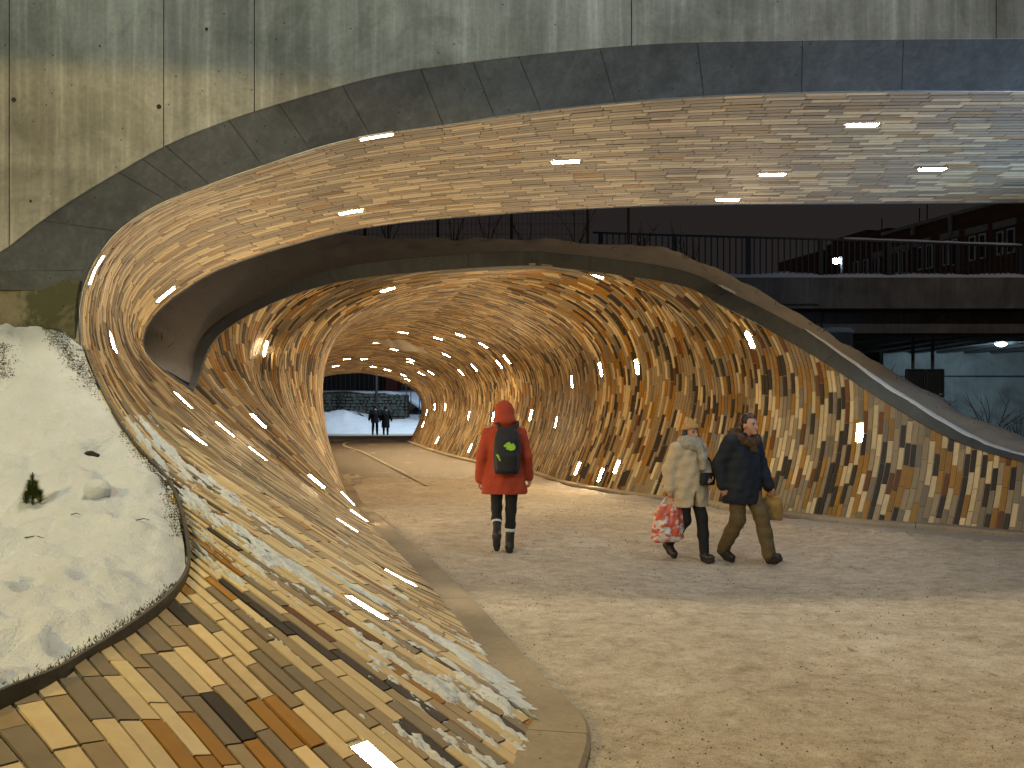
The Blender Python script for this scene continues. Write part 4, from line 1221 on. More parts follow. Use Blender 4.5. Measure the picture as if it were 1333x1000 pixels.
m = MB(); m.tube([(ex(526), 61, ez(502, 61)), (ex(537), 61, ez(504, 61)), (ex(553), 61, ez(506, 61))], .035, 6); m.build('rail', MAT['rail'], HR)
LP = thing('lamp_post', 'dark lamp post rising beside the stone wall beyond the tunnel', 'lamp post')
m = MB(); m.tube([(ex(490, 56), 56, 0), (ex(490, 56), 56, 1.0), (ex(490, 56), 56, 7.5)], [.11, .10, .06], 10); m.build('pole', MAT['rail'], LP)
m = MB(); m.tube([(ex(490, 56), 56, 0), (ex(490, 56), 56, .5)], .14, 10); m.build('base', MAT['rail'], LP)
m = MB(); m.box((ex(490, 56) - .1, 55.3, 7.45), (ex(490, 56) + .1, 56.1, 7.6)); m.build('head', MAT['rail'], LP)
# dark garden fence and a red shed on the rise
GF = thing('plank_fence', 'dark plank fence on the rise beyond the tunnel', 'fence')
for k in range(30):
    x = ex(395, 104) + k * .55
    MB().box((x, 104, 3.5), (x + .5, 104.06, 8.0 + RNG.normal(0, .05))).build('plank', MAT['rail'], GF)
SH = thing('red_shed', 'small red wooden shed on the snowy rise beyond the tunnel', 'shed')
MAT['redwood'] = simple('red_boards', (0.16, 0.03, 0.015), .8, .2, 4)
MB().box((ex(502, 92), 92, 3.2), (ex(517, 92), 95, 6.2)).build('wall', MAT['redwood'], SH)
m = MB(); m.prism([(ex(500, 92), 6.2), (ex(519, 92), 6.2), (ex(509.5, 92), 7.4)], 91.8, 95.2); m.build('roof', MAT['rail'], SH)
MB().box((ex(507, 92), 91.94, 3.4), (ex(511, 92), 92, 5.4)).build('door', MAT['rail'], SH)
lamp = spot('far_lamp', (-5.0, 50.0, 8.5), (-9.0, 60.0, 0.5), 4200, (0.74, 0.88, 1.0), .3, 110, .6)
lamp2 = spot('far_lamp', (-2.0, 66.0, 9.0), (-12.0, 74.0, 3.0), 1500, (0.55, 0.76, 1.0), .3, 120, .6)
# ------------------------------------------------------------------ people: signed distance shapes meshed as continuous surfaces
class Field:
    def __init__(s, lo, hi, res):
        s.lo = np.array(lo, float); s.res = res
        s.n = np.ceil((np.array(hi) - s.lo) / res).astype(int) + 1
        s.d = np.full(s.n, 9.0)
    def _sub(s, lo, hi):
        a = np.clip(np.floor((np.array(lo) - s.lo) / s.res).astype(int), 0, s.n - 1)
        b = np.clip(np.ceil((np.array(hi) - s.lo) / s.res).astype(int) + 1, 1, s.n)
        sl = tuple(slice(x, y) for x, y in zip(a, b))
        ax = [s.lo[k] + np.arange(a[k], b[k]) * s.res for k in range(3)]
        return sl, np.meshgrid(*ax, indexing='ij')
    def put(s, sl, d, k):
        o = s.d[sl]
        if k <= 0: s.d[sl] = np.minimum(o, d)
        else:
            h = np.clip(0.5 + 0.5 * (o - d) / k, 0, 1)
            s.d[sl] = o * (1 - h) + d * h - k * h * (1 - h)
        return s
    def cone(s, a, b, ra, rb, k=0.02, flat=1.0):
        """round cone from a to b; flat < 1 squeezes it front to back"""
        a = np.array(a, float); b = np.array(b, float); m = max(ra, rb) + 0.09
        sl, (X, Y, Z) = s._sub(np.minimum(a, b) - m, np.maximum(a, b) + m)
        ab = b - a; L2 = ab @ ab + 1e-12
        t = np.clip(((X - a[0]) * ab[0] + (Y - a[1]) * ab[1] + (Z - a[2]) * ab[2]) / L2, 0, 1)
        dx = X - a[0] - ab[0] * t; dy = (Y - a[1] - ab[1] * t) / flat; dz = Z - a[2] - ab[2] * t
        return s.put(sl, np.sqrt(dx * dx + dy * dy + dz * dz) - (ra + (rb - ra) * t), k)
    def chain(s, pts, rad, k=0.02, flat=1.0):
        for i in range(len(pts) - 1): s.cone(pts[i], pts[i + 1], rad[i], rad[i + 1], k, flat)
        return s
    def ell(s, c, r, k=0.02):
        c = np.array(c, float); r = np.array(r, float); m = 0.09
        sl, (X, Y, Z) = s._sub(c - r - m, c + r + m)
        q = np.sqrt(((X - c[0]) / r[0]) ** 2 + ((Y - c[1]) / r[1]) ** 2 + ((Z - c[2]) / r[2]) ** 2)
        return s.put(sl, (q - 1) * r.min(), k)
    def loft(s, prof, k=0.02, fold=0.0, ph=0.0):
        """upright body of garments: prof rows (z, cx, cy, rx, ry)"""
        prof = np.array(sorted(prof), float)
        z0, z1 = prof[0, 0], prof[-1, 0]; R = prof[:, 3:].max() + .1
        sl, (X, Y, Z) = s._sub((prof[:, 1].min() - R, prof[:, 2].min() - R, z0 - .06), (prof[:, 1].max() + R, prof[:, 2].max() + R, z1 + .06))
        f = lambda c: np.interp(Z, prof[:, 0], prof[:, c])
        cx, cy, rx_, ry_ = f(1), f(2), f(3), f(4)
        an = np.arctan2((Y - cy), (X - cx))
        q = np.sqrt(((X - cx) / rx_) ** 2 + ((Y - cy) / ry_) ** 2)
        d = (q - 1) * np.minimum(rx_, ry_)
        if fold: d = d + fold * (np.sin(an * 5 + Z * 9 + ph) * 0.6 + np.sin(an * 9 - Z * 21 + ph * 2) * 0.4)
        d = np.maximum(d, np.maximum(z0 - Z, Z - z1))
        return s.put(sl, d, k)
    def cut(s, fn):
        X, Y, Z = np.meshgrid(*[s.lo[k] + np.arange(s.n[k]) * s.res for k in range(3)], indexing='ij')
        s.d = np.maximum(s.d, fn(X, Y, Z)); return s
    def wrinkle(s, amp, fr=(23, 19, 31)):
        X, Y, Z = np.meshgrid(*[s.lo[k] + np.arange(s.n[k]) * s.res for k in range(3)], indexing='ij')
        s.d = s.d + amp * (np.sin(X * fr[0] + 3 * np.sin(Z * 11)) * np.sin(Z * fr[2] + 2 * np.sin(X * 9 + Y * 7)) + 0.5 * np.sin(Z * 57 + X * 30 + Y * 21)); return s
    def mesh(s, name, mat, parent, iters=2):
        d = s.d; res = s.res
        sg = d < 0
        n = d.shape
        c = [d[i:n[0]-1+i, j:n[1]-1+j, k:n[2]-1+k] for i in (0, 1) for j in (0, 1) for k in (0, 1)]
        cnt = sum((x < 0).astype(np.int8) for x in c)
        act = (cnt > 0) & (cnt < 8)
        idx = np.full(act.shape, -1); cells = np.argwhere(act); idx[act] = np.arange(len(cells))
        offs = [(i, j, k) for i in (0, 1) for j in (0, 1) for k in (0, 1)]
        vals = np.stack([x[act] for x in c], 1)
        acc = np.zeros((len(cells), 3)); w = np.zeros(len(cells))
        for a in range(8):
            for b in range(a + 1, 8):
                if sum(abs(offs[a][q] - offs[b][q]) for q in range(3)) != 1: continue
                va, vb = vals[:, a], vals[:, b]; m = (va < 0) != (vb < 0)
                t = np.where(m, va / np.where(m, va - vb, 1), 0)
                p = np.array(offs[a]) + (np.array(offs[b]) - np.array(offs[a])) * t[:, None]
                acc[m] += p[m]; w[m] += 1
        V = s.lo + (cells + acc / w[:, None]) * res
        F = []
        for ax in range(3):
            u, v = [(1, 2), (2, 0), (0, 1)][ax]
            s0 = np.take(sg, range(n[ax] - 1), ax); s1 = np.take(sg, range(1, n[ax]), ax)
            for flip, m in ((False, s0 & ~s1), (True, ~s0 & s1)):
                e = np.argwhere(m)
                e = e[(e[:, u] > 0) & (e[:, v] > 0) & (e[:, u] < n[u] - 1) & (e[:, v] < n[v] - 1)]
                q = []
                for du, dv in ((-1, -1), (0, -1), (0, 0), (-1, 0)):
                    t = e.copy(); t[:, u] += du; t[:, v] += dv
                    q.append(idx[t[:, 0], t[:, 1], t[:, 2]])
                q = np.stack(q, 1); q = q[(q >= 0).all(1)]
                F.append(q[:, ::-1] if flip else q)
        F = np.concatenate(F)
        for _ in range(iters):                       # light smoothing of the grid pattern
            acc = np.zeros_like(V); cn = np.zeros(len(V))
            for a in range(4):
                np.add.at(acc, F[:, a], V[F[:, (a + 1) % 4]]); np.add.at(cn, F[:, a], 1)
                np.add.at(acc, F[:, (a + 1) % 4], V[F[:, a]]); np.add.at(cn, F[:, (a + 1) % 4], 1)
            V = V * .5 + acc / np.maximum(cn, 1)[:, None] * .5
        me = bpy.data.meshes.new(name)
        me.from_pydata(V.tolist(), [], F.tolist())
        me.materials.append(mat); me.polygons.foreach_set('use_smooth', [True] * len(me.polygons)); me.update()
        o = bpy.data.objects.new(name, me); COL.objects.link(o); o.parent = parent
        return o

def cloth(name, col, rough=.85, scale=40, var=.25, bm=.4): return simple(name, col, rough, var, scale, 0, bm, .003)
MAT['skin'] = simple('skin', (0.45, 0.24, 0.16), .55, .1, 12, 0, .1, .002)
MAT['lips'] = simple('lips', (0.32, 0.11, 0.09), .5, .1, 12)
MAT['orange'] = cloth('orange_coat', (0.31, 0.036, 0.009), .85, 40, .12)
MAT['black'] = cloth('black_cloth', (0.007, 0.007, 0.008))
MAT['pack'] = cloth('black_nylon', (0.0045, 0.0055, 0.008), .75)
MAT['lime'] = cloth('lime_print', (0.25, 0.50, 0.02), .6)
MAT['boot'] = simple('black_leather', (0.014, 0.012, 0.010), .45, .3, 20)
MAT['sock'] = cloth('pale_sock', (0.60, 0.58, 0.54))
MAT['cream'] = cloth('cream_coat', (0.46, 0.36, 0.23), .8, 30, .10)
MAT['beanie'] = cloth('tan_wool', (0.36, 0.21, 0.08), .95, 60)
MAT['scarf'] = cloth('grey_scarf', (0.30, 0.27, 0.21), .95, 50)
MAT['navy'] = cloth('navy_parka', (0.005, 0.008, 0.014), .8)
MAT['fur'] = cloth('brown_fur', (0.07, 0.035, 0.015), 1.0, 90, .5, .9)
MAT['khaki'] = cloth('khaki_twill', (0.11, 0.075, 0.030))
MAT['hair'] = simple('dark_hair', (0.022, 0.013, 0.008), .5, .4, 60)
MAT['paper'] = cloth('brown_paper', (0.30, 0.17, 0.045), .8, 8)
MAT['dark_coat'] = cloth('dark_wool', (0.010, 0.011, 0.012))

def hand(F, wrist, dirn, side, curl=.9, s=1.0):
    """palm, four unequal bent fingers and a thumb leaving the side of the palm"""
    w = np.array(wrist, float); d = np.array(dirn, float); d /= np.linalg.norm(d)
    fwd = np.array((0, 1.0, 0)); lat = np.cross(d, fwd); lat /= np.linalg.norm(lat); fwd = np.cross(lat, d)
    palm = w + d * .05 * s
    F.cone(w, palm, .024 * s, .030 * s, .01); F.cone(palm - fwd * .014 * s, w + d * .085 * s - fwd * .016 * s, .020 * s, .016 * s, .01); F.cone(palm + fwd * .014 * s, w + d * .085 * s + fwd * .016 * s, .020 * s, .016 * s, .01)
    inn = lat * -side
    for i, (o, l) in enumerate(((-.030, .062), (-.010, .075), (.010, .080), (.030, .072))):
        b = w + d * .088 * s + fwd * o * s
        m_ = b + (d * math.cos(curl * .6) + inn * math.sin(curl * .6)) * l * .5 * s
        e = m_ + (d * math.cos(curl * 1.5) + inn * math.sin(curl * 1.5)) * l * .5 * s
        F.chain([b, m_, e], [.0095 * s, .009 * s, .0075 * s], .004)
    t0 = w + d * .030 * s + fwd * .026 * s; t1 = t0 + (d * .8 + fwd * .6) * .035 * s; t2 = t1 + (d * .9 + inn * .4) * .028 * s
    F.chain([t0, t1, t2], [.013 * s, .011 * s, .009 * s], .006)

def pose(H, J):
    s = H / 1.72
    base = dict(pelvis=(0, 0, .93), chest=(0, .01, 1.25), neck=(0, .0, 1.45), head=(0, .03, 1.60),
                sr=(.185, 0, 1.40), er=(.235, -.02, 1.12), wr=(.245, .05, .87), sl=(-.185, 0, 1.40), el=(-.235, -.02, 1.12), wl=(-.245, .05, .87),
                hr=(.09, 0, .90), kr=(.095, .02, .50), ar=(.095, -.01, .09), tr=(.10, .14, .04), hl=(-.09, 0, .90), kl=(-.095, .02, .50), al=(-.095, -.01, .09), tl=(-.10, .14, .04))
    base.update(J)
    return {k: np.array(v, float) * s for k, v in base.items()}, s

def body(root, J, s, res=.0085, hands=(.9, .9), face=True):
    lo = np.min(list(J.values()), 0) - .16; hi = np.max(list(J.values()), 0) + .2; lo[2] = -.02
    F = Field(lo, hi, res)
    F.chain([J['pelvis'], (J['pelvis'] + J['chest']) / 2, J['chest'], J['neck'] - np.array((0, 0, .05 * s))], [.145 * s, .125 * s, .15 * s, .09 * s], .06, .72)
    F.cone(J['sl'], J['sr'], .055 * s, .055 * s, .05)
    F.cone(J['neck'] - np.array((0, 0, .03 * s)), J['head'] - np.array((0, 0, .06 * s)), .052 * s, .048 * s, .03)
    h = J['head']
    F.ell(h + np.array((0, -.012, .02)) * s, np.array((.074, .092, .095)) * s, .02); F.cone(h + np.array((0, .045, -.035)) * s, h + np.array((0, .062, -.085)) * s, .055 * s, .030 * s, .03)
    if face:
        F.cone(h + np.array((0, .085, .0)) * s, h + np.array((0, .103, -.032)) * s, .011 * s, .015 * s, .012)           # nose
        F.cone(h + np.array((-.022, .085, -.066)) * s, h + np.array((.022, .085, -.066)) * s, .009 * s, .009 * s, .008)  # mouth
        for e in (-1, 1):
            F.cone(h + np.array((e * .018, .088, .018)) * s, h + np.array((e * .05, .075, .016)) * s, .009 * s, .008 * s, .01)   # brow
            F.ell(h + np.array((e * .076, -.008, -.012)) * s, np.array((.012, .022, .033)) * s, .006)                        # ear
    for a in 'rl':
        F.chain([J['s' + a], J['e' + a], J['w' + a]], [.052 * s, .042 * s, .028 * s], .03)
        hand(F, J['w' + a], J['w' + a] - J['e' + a], 1 if a == 'r' else -1, hands[a == 'l'], s)
        F.chain([J['h' + a], J['k' + a], J['k' + a] * .55 + J['a' + a] * .45, J['a' + a]], [.085 * s, .056 * s, .055 * s, .036 * s], .03)
        F.cone(J['a' + a] - np.array((0, .03, .03)) * s, J['t' + a], .036 * s, .03 * s, .02)
    o = F.mesh('body', MAT['skin'], root)
    if face and res < .01:
        for e in (-1, 1):
            E = Field(h + np.array((e * .032 - .03, .05, -.02)), h + np.array((e * .032 + .03, .12, .04)), .004)
            E.ell(h + np.array((e * .032, .078, .003)) * 1.0, np.array((.014, .010, .007)), .002); E.mesh('eye', MAT['hair'], root, 1)
            m = MB(); m.tube([h + np.array((e * .016, .094, .020)) * s, h + np.array((e * .035, .092, .026)) * s, h + np.array((e * .054, .080, .019)) * s], [.004, .005, .003], 6); m.build('eyebrow', MAT['hair'], root, True)
        m = MB(); m.tube([h + np.array((-.022, .092, -.064)) * s, h + np.array((0, .098, -.066)) * s, h + np.array((.022, .092, -.064)) * s], [.003, .006, .003], 6); m.build('lips', MAT['lips'], root, True)
    return o

def legs_wear(root, J, s, mat, name, r=(.098, .068, .064, .048), res=.010, end=None, boot_h=.2, boot=True, fold=.002):
    pts = np.array(list(J.values())); lo = pts.min(0) - .2; hi = pts.max(0) + .2; lo[2] = 0; hi[2] = 1.08 * s
    F = Field(lo, hi, res)
    for a in 'rl':
        an = J['a' + a]
        F.chain([J['h' + a], J['k' + a], J['k' + a] * .55 + an * .45, an], [x * s for x in r], .03)
    F.cone(J['hl'], J['hr'], .105 * s, .105 * s, .05)
    F.wrinkle(fold)
    F.mesh(name, mat, root)
    if boot:
        for a in 'rl':
            an, t = J['a' + a], J['t' + a]
            d = J['k' + a] - an; d /= np.linalg.norm(d)
            f = t - an; f /= np.linalg.norm(f)
            lo = np.minimum(np.minimum(an, t), an + d * boot_h) - .09; hi = np.maximum(np.maximum(an, t), an + d * boot_h) + .09
            B = Field(lo, hi, .008)
            up = np.array((0, 0, 1.0)) if abs(f[2]) < .5 else d
            B.chain([an + d * boot_h * s, an], [.053 * s, .052 * s], .02); B.chain([an - f * .02 - d * .035 * s, t - f * .01], [.050 * s, .043 * s], .03)
            o = B.mesh('boot', MAT['boot'], root)
            S = Field(lo - .02, hi + .02, .008)
            S.chain([an - f * .03 - d * .072 * s, (an + t) / 2 - d * .055 * s, t + f * .005 - d * .026 * s], [.036 * s, .040 * s, .036 * s], .02)
            S.mesh('sole', MAT['hole'], o)

# ---- woman in the orange coat, walking away
W1 = thing('person', 'person in a hooded orange coat with a black backpack walking into the tunnel', 'person', None, (-.085, 9.85, float(gnd(-.03, 9.9)) + .004))
J, s = pose(1.66, dict(al=(-.085, -.19, .24), tl=(-.085, -.12, .10), kl=(-.09, .05, .52), kr=(.075, .03, .50), ar=(.06, .02, .095), tr=(.062, .17, .05),
                       el=(-.255, -.03, 1.12), wl=(-.285, .02, .86), er=(.25, -.03, 1.12), wr=(.285, .06, .88)))
body(W1, J, s)
legs_wear(W1, J, s, MAT['black'], 'leggings', boot_h=.15, r=(.092, .062, .058, .043))
for a in 'rl':
    an = J['a' + a]; d = J['k' + a] - an; d /= np.linalg.norm(d)
    m = MB(); m.tube([an + d * .145, an + d * .165, an + d * .19], [.056, .0615, .056], 18); m.build('sock', MAT['sock'], W1, True)
F = Field((-.45, -.3, .55), (.45, .35, 1.76), .010)
F.loft([(.665, 0, -.005, .255, .175), (.75, 0, 0, .250, .170), (.92, 0, 0, .225, .155), (1.05, 0, 0, .208, .148), (1.22, 0, 0, .210, .15), (1.33, 0, 0, .195, .135), (1.40, 0, 0, .14, .11), (1.46, 0, 0, .09, .09)], .03, .006)
for a in 'rl': F.chain([J['s' + a] - np.array((0, 0, .02)), J['e' + a], J['w' + a]], [.074, .064, .055], .03)
F.ell((0, .0, 1.565), (.112, .125, .135), .03); F.ell((0, -.03, 1.47), (.13, .12, .08), .03)
F.wrinkle(.0025)
F.cut(lambda X, Y, Z: np.minimum(.078 - np.sqrt((X / .9) ** 2 + ((Z - 1.56) / 1.25) ** 2), 9) if False else np.where(Y > .07, .082 - np.sqrt((X) ** 2 + ((Z - 1.555) / 1.25) ** 2), -9))
coat = F.mesh('coat', MAT['orange'], W1)
B = Field((-.25, -.42, .8), (.25, -.05, 1.5), .009)
B.loft([(.895, 0.03, -.215, .125, .075), (.95, 0.03, -.225, .142, .095), (1.1, .03, -.235, .148, .10), (1.28, .03, -.225, .14, .088), (1.36, .03, -.205, .115, .07), (1.41, .03, -.19, .07, .05)], .03, .003)
B.loft([(.93, .03, -.30, .11, .045), (1.1, .03, -.31, .115, .048), (1.15, .03, -.29, .10, .04)], .02)
pack = B.mesh('backpack', MAT['pack'], W1)
for sx in (-1, 1):
    m = MB(); m.tube([(.03 + sx * .075, -.19, 1.36), (.03 + sx * .10, -.125, 1.435), (.02 + sx * .125, -.03, 1.455), (.01 + sx * .135, .10, 1.38), (sx * .13, .16, 1.25), (sx * .15, .12, 1.05), (.03 + sx * .125, -.10, .96)], .022, 8)
    m.build('strap', MAT['pack'], pack, True)
def blob(pts, y, name, mat, parent):
    m = MB(); m.prism(pts, y, y + .006); return m.build(name, mat, parent)
blob([(.02, 1.17), (.07, 1.155), (.115, 1.165), (.125, 1.20), (.10, 1.235), (.075, 1.225), (.06, 1.25), (.03, 1.24), (.0, 1.215), (-.005, 1.20), (.025, 1.19)], -.342, 'print', MAT['lime'], pack)
blob([(-.075, 1.12), (-.055, 1.105), (-.035, 1.045), (-.05, 1.05), (-.065, 1.075), (-.085, 1.11)], -.352, 'print', MAT['lime'], pack)

# ---- couple walking towards the camera
def gz_at(x, y): return float(gnd(x, y)) + .004
cxw, cyw = 1.98, 9.95
W2 = thing('person', 'person in a cream coat, tan knit hat and grey scarf carrying a plastic bag', 'person', None, (cxw, cyw, gz_at(cxw, cyw)), math.radians(180 + 28))
J, s = pose(1.54, dict(head=(.0, .05, 1.585), kl=(-.09, .15, .53), al=(-.08, .21, .09), tl=(-.075, .35, .06), kr=(.09, .05, .50), ar=(.10, -.26, .17), tr=(.10, -.14, .045),
                       er=(.265, -.04, 1.13), wr=(.30, .0, .90), el=(-.25, .02, 1.14), wl=(-.17, .19, 1.03)))
body(W2, J, s, hands=(1.5, 1.0))
legs_wear(W2, J, s, MAT['black'], 'trousers', boot_h=.12, r=(.098, .072, .068, .058))
F = Field((-.45, -.32, .52), (.45, .36, 1.48), .010)
F.loft([(.60, 0, 0, .245, .185), (.72, 0, 0, .240, .18), (.9, 0, 0, .225, .17), (1.1, 0, 0, .205, .15), (1.2, 0, 0, .19, .135), (1.27, 0, .0, .13, .11), (1.31, 0, .01, .08, .08)], .03, .009, 1.3)
for a in 'rl': F.chain([J['s' + a] - np.array((0, 0, .02)), J['e' + a], J['w' + a]], [.086, .078, .066], .03)
F.wrinkle(.004)
F.cut(lambda X, Y, Z: np.where((Z < .78) & (Y > 0), .035 * np.clip((.80 - Z) * 6, 0, 1.4) - np.abs(X - .03), -9))
coat = F.mesh('coat', MAT['cream'], W2)
F = Field((-.25, -.22, 1.0), (.25, .27, 1.5), .009)
for z, r, t in ((1.27, .12, .045), (1.315, .105, .045), (1.35, .088, .038)):
    ring = [(r * math.cos(q), .015 + r * .9 * math.sin(q), z + .012 * math.sin(q * 2)) for q in np.linspace(0, 2 * math.pi, 17)]
    F.chain(ring, [t] * 17, .02)
F.chain([(-.03, .13, 1.27), (-.06, .175, 1.15), (-.055, .185, 1.03)], [.05, .05, .042], .02)
F.wrinkle(.006); F.mesh('scarf', MAT['scarf'], W2)
hd = J['head']
F = Field(hd - .2, hd + .24, .009)
F.ell(hd + np.array((0, -.012, .03)), (.090, .108, .108), .02); F.cone(hd + np.array((0, -.015, .10)), hd + np.array((0, -.02, .135)), .055, .035, .03)
F.cut(lambda X, Y, Z: (hd[2] + .030 + (Y - hd[1]) * .25) - Z)
F.wrinkle(.0015, (90, 80, 20))
F.mesh('knit_hat', MAT['beanie'], W2)
F = Field(hd - .22, hd + .2, .009)
for e in (-1, 1): F.chain([hd + np.array((e * .075, -.01, .02)), hd + np.array((e * .085, .0, -.06)), hd + np.array((e * .075, .03, -.13))], [.028, .032, .028], .02)
F.cone(hd + np.array((0, -.085, .0)), hd + np.array((0, -.08, -.12)), .05, .055, .03)
F.mesh('hair', MAT['hair'], W2)
F = Field((-.32, .05, .70), (.05, .36, 1.1), .009)
F.loft([(.84, -.10, .20, .10, .035), (.90, -.10, .205, .105, .042), (.98, -.10, .20, .10, .035)], .02, .004)
hb = F.mesh('shoulder_bag', MAT['pack'], W2)
m = MB(); m.tube([(-.19, .20, .97), (-.21, .13, 1.10), (-.10, .10, 1.24), (.10, .05, 1.33)], .012, 6); m.build('strap', MAT['pack'], hb, True)
MAT['bag_glint'] = simple('glint_metal', (.8, .8, .8), .15, .05, 5, 1.0)
m = MB(); m.tube([(-.10, .245, .91), (-.10, .257, .91)], [.018, .014], 10); m.build('bag_glint', MAT['bag_glint'], hb)  # bright disc added for the highlight on the bag
# the plastic bag hangs from her right hand
m, nt, b = new_mat('printed_plastic')
pr = noise(nt, coords(nt, (1.0, 1.0, 1.6)), 9.0, 3, .55, .6)
nt.links.new(ramp(nt, pr, [(.46, (.62, .58, .54)), (.52, (.55, .11, .06))]), b.inputs['Base Color']); b.inputs['Roughness'].default_value = .4
MAT['plastic'] = m
ROT2 = math.radians(208); c2, s2 = math.cos(ROT2), math.sin(ROT2)
def w2p(p): return (cxw + c2 * p[0] - s2 * p[1], cyw + s2 * p[0] + c2 * p[1], gz_at(cxw, cyw) + p[2])
hx = w2p(J['wr'] + np.array((.01, .0, -.09)))
BG = thing('plastic_bag', 'white plastic bag with red print hanging from the hand of the cream coat', 'bag', None, (hx[0], hx[1], hx[2]), math.radians(15))
F = Field((-.28, -.16, -.58), (.28, .16, .06), .010)
F.loft([(-.50, 0, 0, .15, .075), (-.46, 0, 0, .185, .10), (-.30, 0, 0, .19, .105), (-.16, 0, 0, .165, .075), (-.08, 0, 0, .12, .035)], .03, .014, .5)
F.wrinkle(.006)
F.mesh('bag_body', MAT['plastic'], BG)
m = MB(); m.tube([(-.09, 0, -.10), (-.05, 0, -.03), (0, 0, .012), (.05, 0, -.03), (.09, 0, -.10)], [.018, .012, .010, .012, .018], 8); m.build('handle', MAT['plastic'], BG, True)

cxm, cym = 2.56, 9.85
M1 = thing('person', 'person in a navy parka with fur collar and khaki trousers, head bowed', 'person', None, (cxm, cym, gz_at(cxm, cym)), math.radians(180 + 32))
J, s = pose(1.66, dict(head=(-.015, .10, 1.575), neck=(0, .03, 1.44), kl=(-.10, .19, .54), al=(-.10, .31, .11), tl=(-.105, .44, .11), kr=(.09, .02, .50), ar=(.095, -.20, .14), tr=(.10, -.06, .042),
                       er=(.26, -.10, 1.13), wr=(.25, -.06, .88), el=(-.29, -.01, 1.12), wl=(-.33, .10, .86)))
body(M1, J, s, hands=(.9, 1.5))
legs_wear(M1, J, s, MAT['khaki'], 'trousers', boot_h=.10, r=(.108, .086, .082, .075), fold=.004)
F = Field((-.5, -.34, .55), (.5, .38, 1.62), .010)
F.loft([(.655, 0, 0, .245, .18), (.75, 0, 0, .242, .178), (.95, 0, 0, .225, .165), (1.12, 0, 0, .222, .16), (1.26, 0, 0, .215, .15), (1.33, 0, .0, .17, .13), (1.40, 0, .01, .10, .10), (1.44, 0, .02, .085, .09)], .03, .007, 2.2)
for a in 'rl': F.chain([J['s' + a] - np.array((0, 0, .02)), J['e' + a], J['w' + a]], [.094, .082, .066], .03)
F.wrinkle(.004)
F.mesh('parka', MAT['navy'], M1)
F = Field((-.25, -.25, 1.22), (.25, .27, 1.56), .009)
ring = [(.125 * math.cos(q), .02 + .125 * math.sin(q) , 1.385 - .05 * math.sin(q)) for q in np.linspace(0, 2 * math.pi, 21)]
F.chain(ring, [.048] * 21, .02); F.cone((0, .15, 1.34), (.0, .17, 1.22), .05, .035, .02); F.wrinkle(.009, (80, 70, 90))
F.mesh('fur_collar', MAT['fur'], M1)
hd = J['head']
F = Field(hd - .2, hd + .2, .009)
F.ell(hd + np.array((0, -.02, .042)), (.082, .100, .092), .02)
F.cone(hd + np.array((0, -.07, .0)), hd + np.array((0, -.06, -.06)), .055, .045, .02)
F.cut(lambda X, Y, Z: np.where(Y > hd[1] + .02, (hd[2] + .075) - Z, -9))
F.wrinkle(.004, (110, 90, 60)); F.mesh('hair', MAT['hair'], M1)
ROT3 = math.radians(212); c3, s3 = math.cos(ROT3), math.sin(ROT3)
def m1p(p): return (cxm + c3 * p[0] - s3 * p[1], cym + s3 * p[0] + c3 * p[1], gz_at(cxm, cym) + p[2])
hx = m1p(J['wl'] + np.array((-.01, .03, -.085)))
PB = thing('paper_bag', 'small brown paper bag held by the navy parka', 'bag', None, (hx[0], hx[1], hx[2]), math.radians(-20))
F = Field((-.2, -.12, -.36), (.2, .12, .04), .009)
F.loft([(-.29, 0, 0, .105, .06), (-.27, 0, 0, .115, .07), (-.10, 0, 0, .115, .06), (-.04, 0, 0, .09, .022), (-.02, 0, 0, .08, .018)], .01, .004)
F.wrinkle(.003); F.mesh('bag_body', MAT['paper'], PB)
m = MB(); m.tube([(-.05, 0, -.03), (-.03, 0, .005), (.03, 0, .005), (.05, 0, -.03)], .006, 6); m.build('handle', MAT['paper'], PB, True)

# ---- small dark figures at the far mouth of the tunnel
def far_person(px, py, H, label, coat_end, stride, rzd=0):
    Y = (CAMH) * FPX / (py - HZ); X = (px - CX) / FPX * Y
    r = thing('person', label, 'person', 'people at the far mouth', (X, Y, 0), math.radians(rzd))
    J, s = pose(H, dict(al=(-.10, -stride, .12), kl=(-.10, -.02, .51), tl=(-.10, -stride + .13, .05), ar=(.10, stride, .09), kr=(.10, stride * .6 + .03, .51), tr=(.10, stride + .14, .04),
                        el=(-.28, -.02, 1.13), wl=(-.33, .03, .88), er=(.28, -.02, 1.13), wr=(.33, .03, .88)))
    body(r, J, s, .013)
    legs_wear(r, J, s, MAT['dark_coat'], 'trousers', res=.014, r=(.10, .075, .07, .055))
    F = Field((-.5, -.3, coat_end - .1), (.5, .3, 1.85), .015)
    F.loft([(coat_end, 0, 0, .24, .18), (.95 * s, 0, 0, .22, .165), (1.2 * s, 0, 0, .225, .16), (1.33 * s, 0, 0, .18, .13), (1.45 * s, 0, 0, .09, .09)], .03)
    for a in 'rl': F.chain([J['s' + a], J['e' + a], J['w' + a]], [.09, .08, .065], .03)
    F.mesh('coat', MAT['dark_coat'], r)
    F = Field(J['head'] - .2, J['head'] + .2, .013); F.ell(J['head'] + np.array((0, -.015, .025)), (.088, .105, .108), .02); F.mesh('hat', MAT['dark_coat'], r)
    return r
far_person(488, 566.5, 1.74, 'left one of two dark figures at the far mouth of the tunnel', .72, .16)
far_person(502, 566.5, 1.70, 'dark figure in a long coat, right one of the pair at the far mouth', .42, .10)
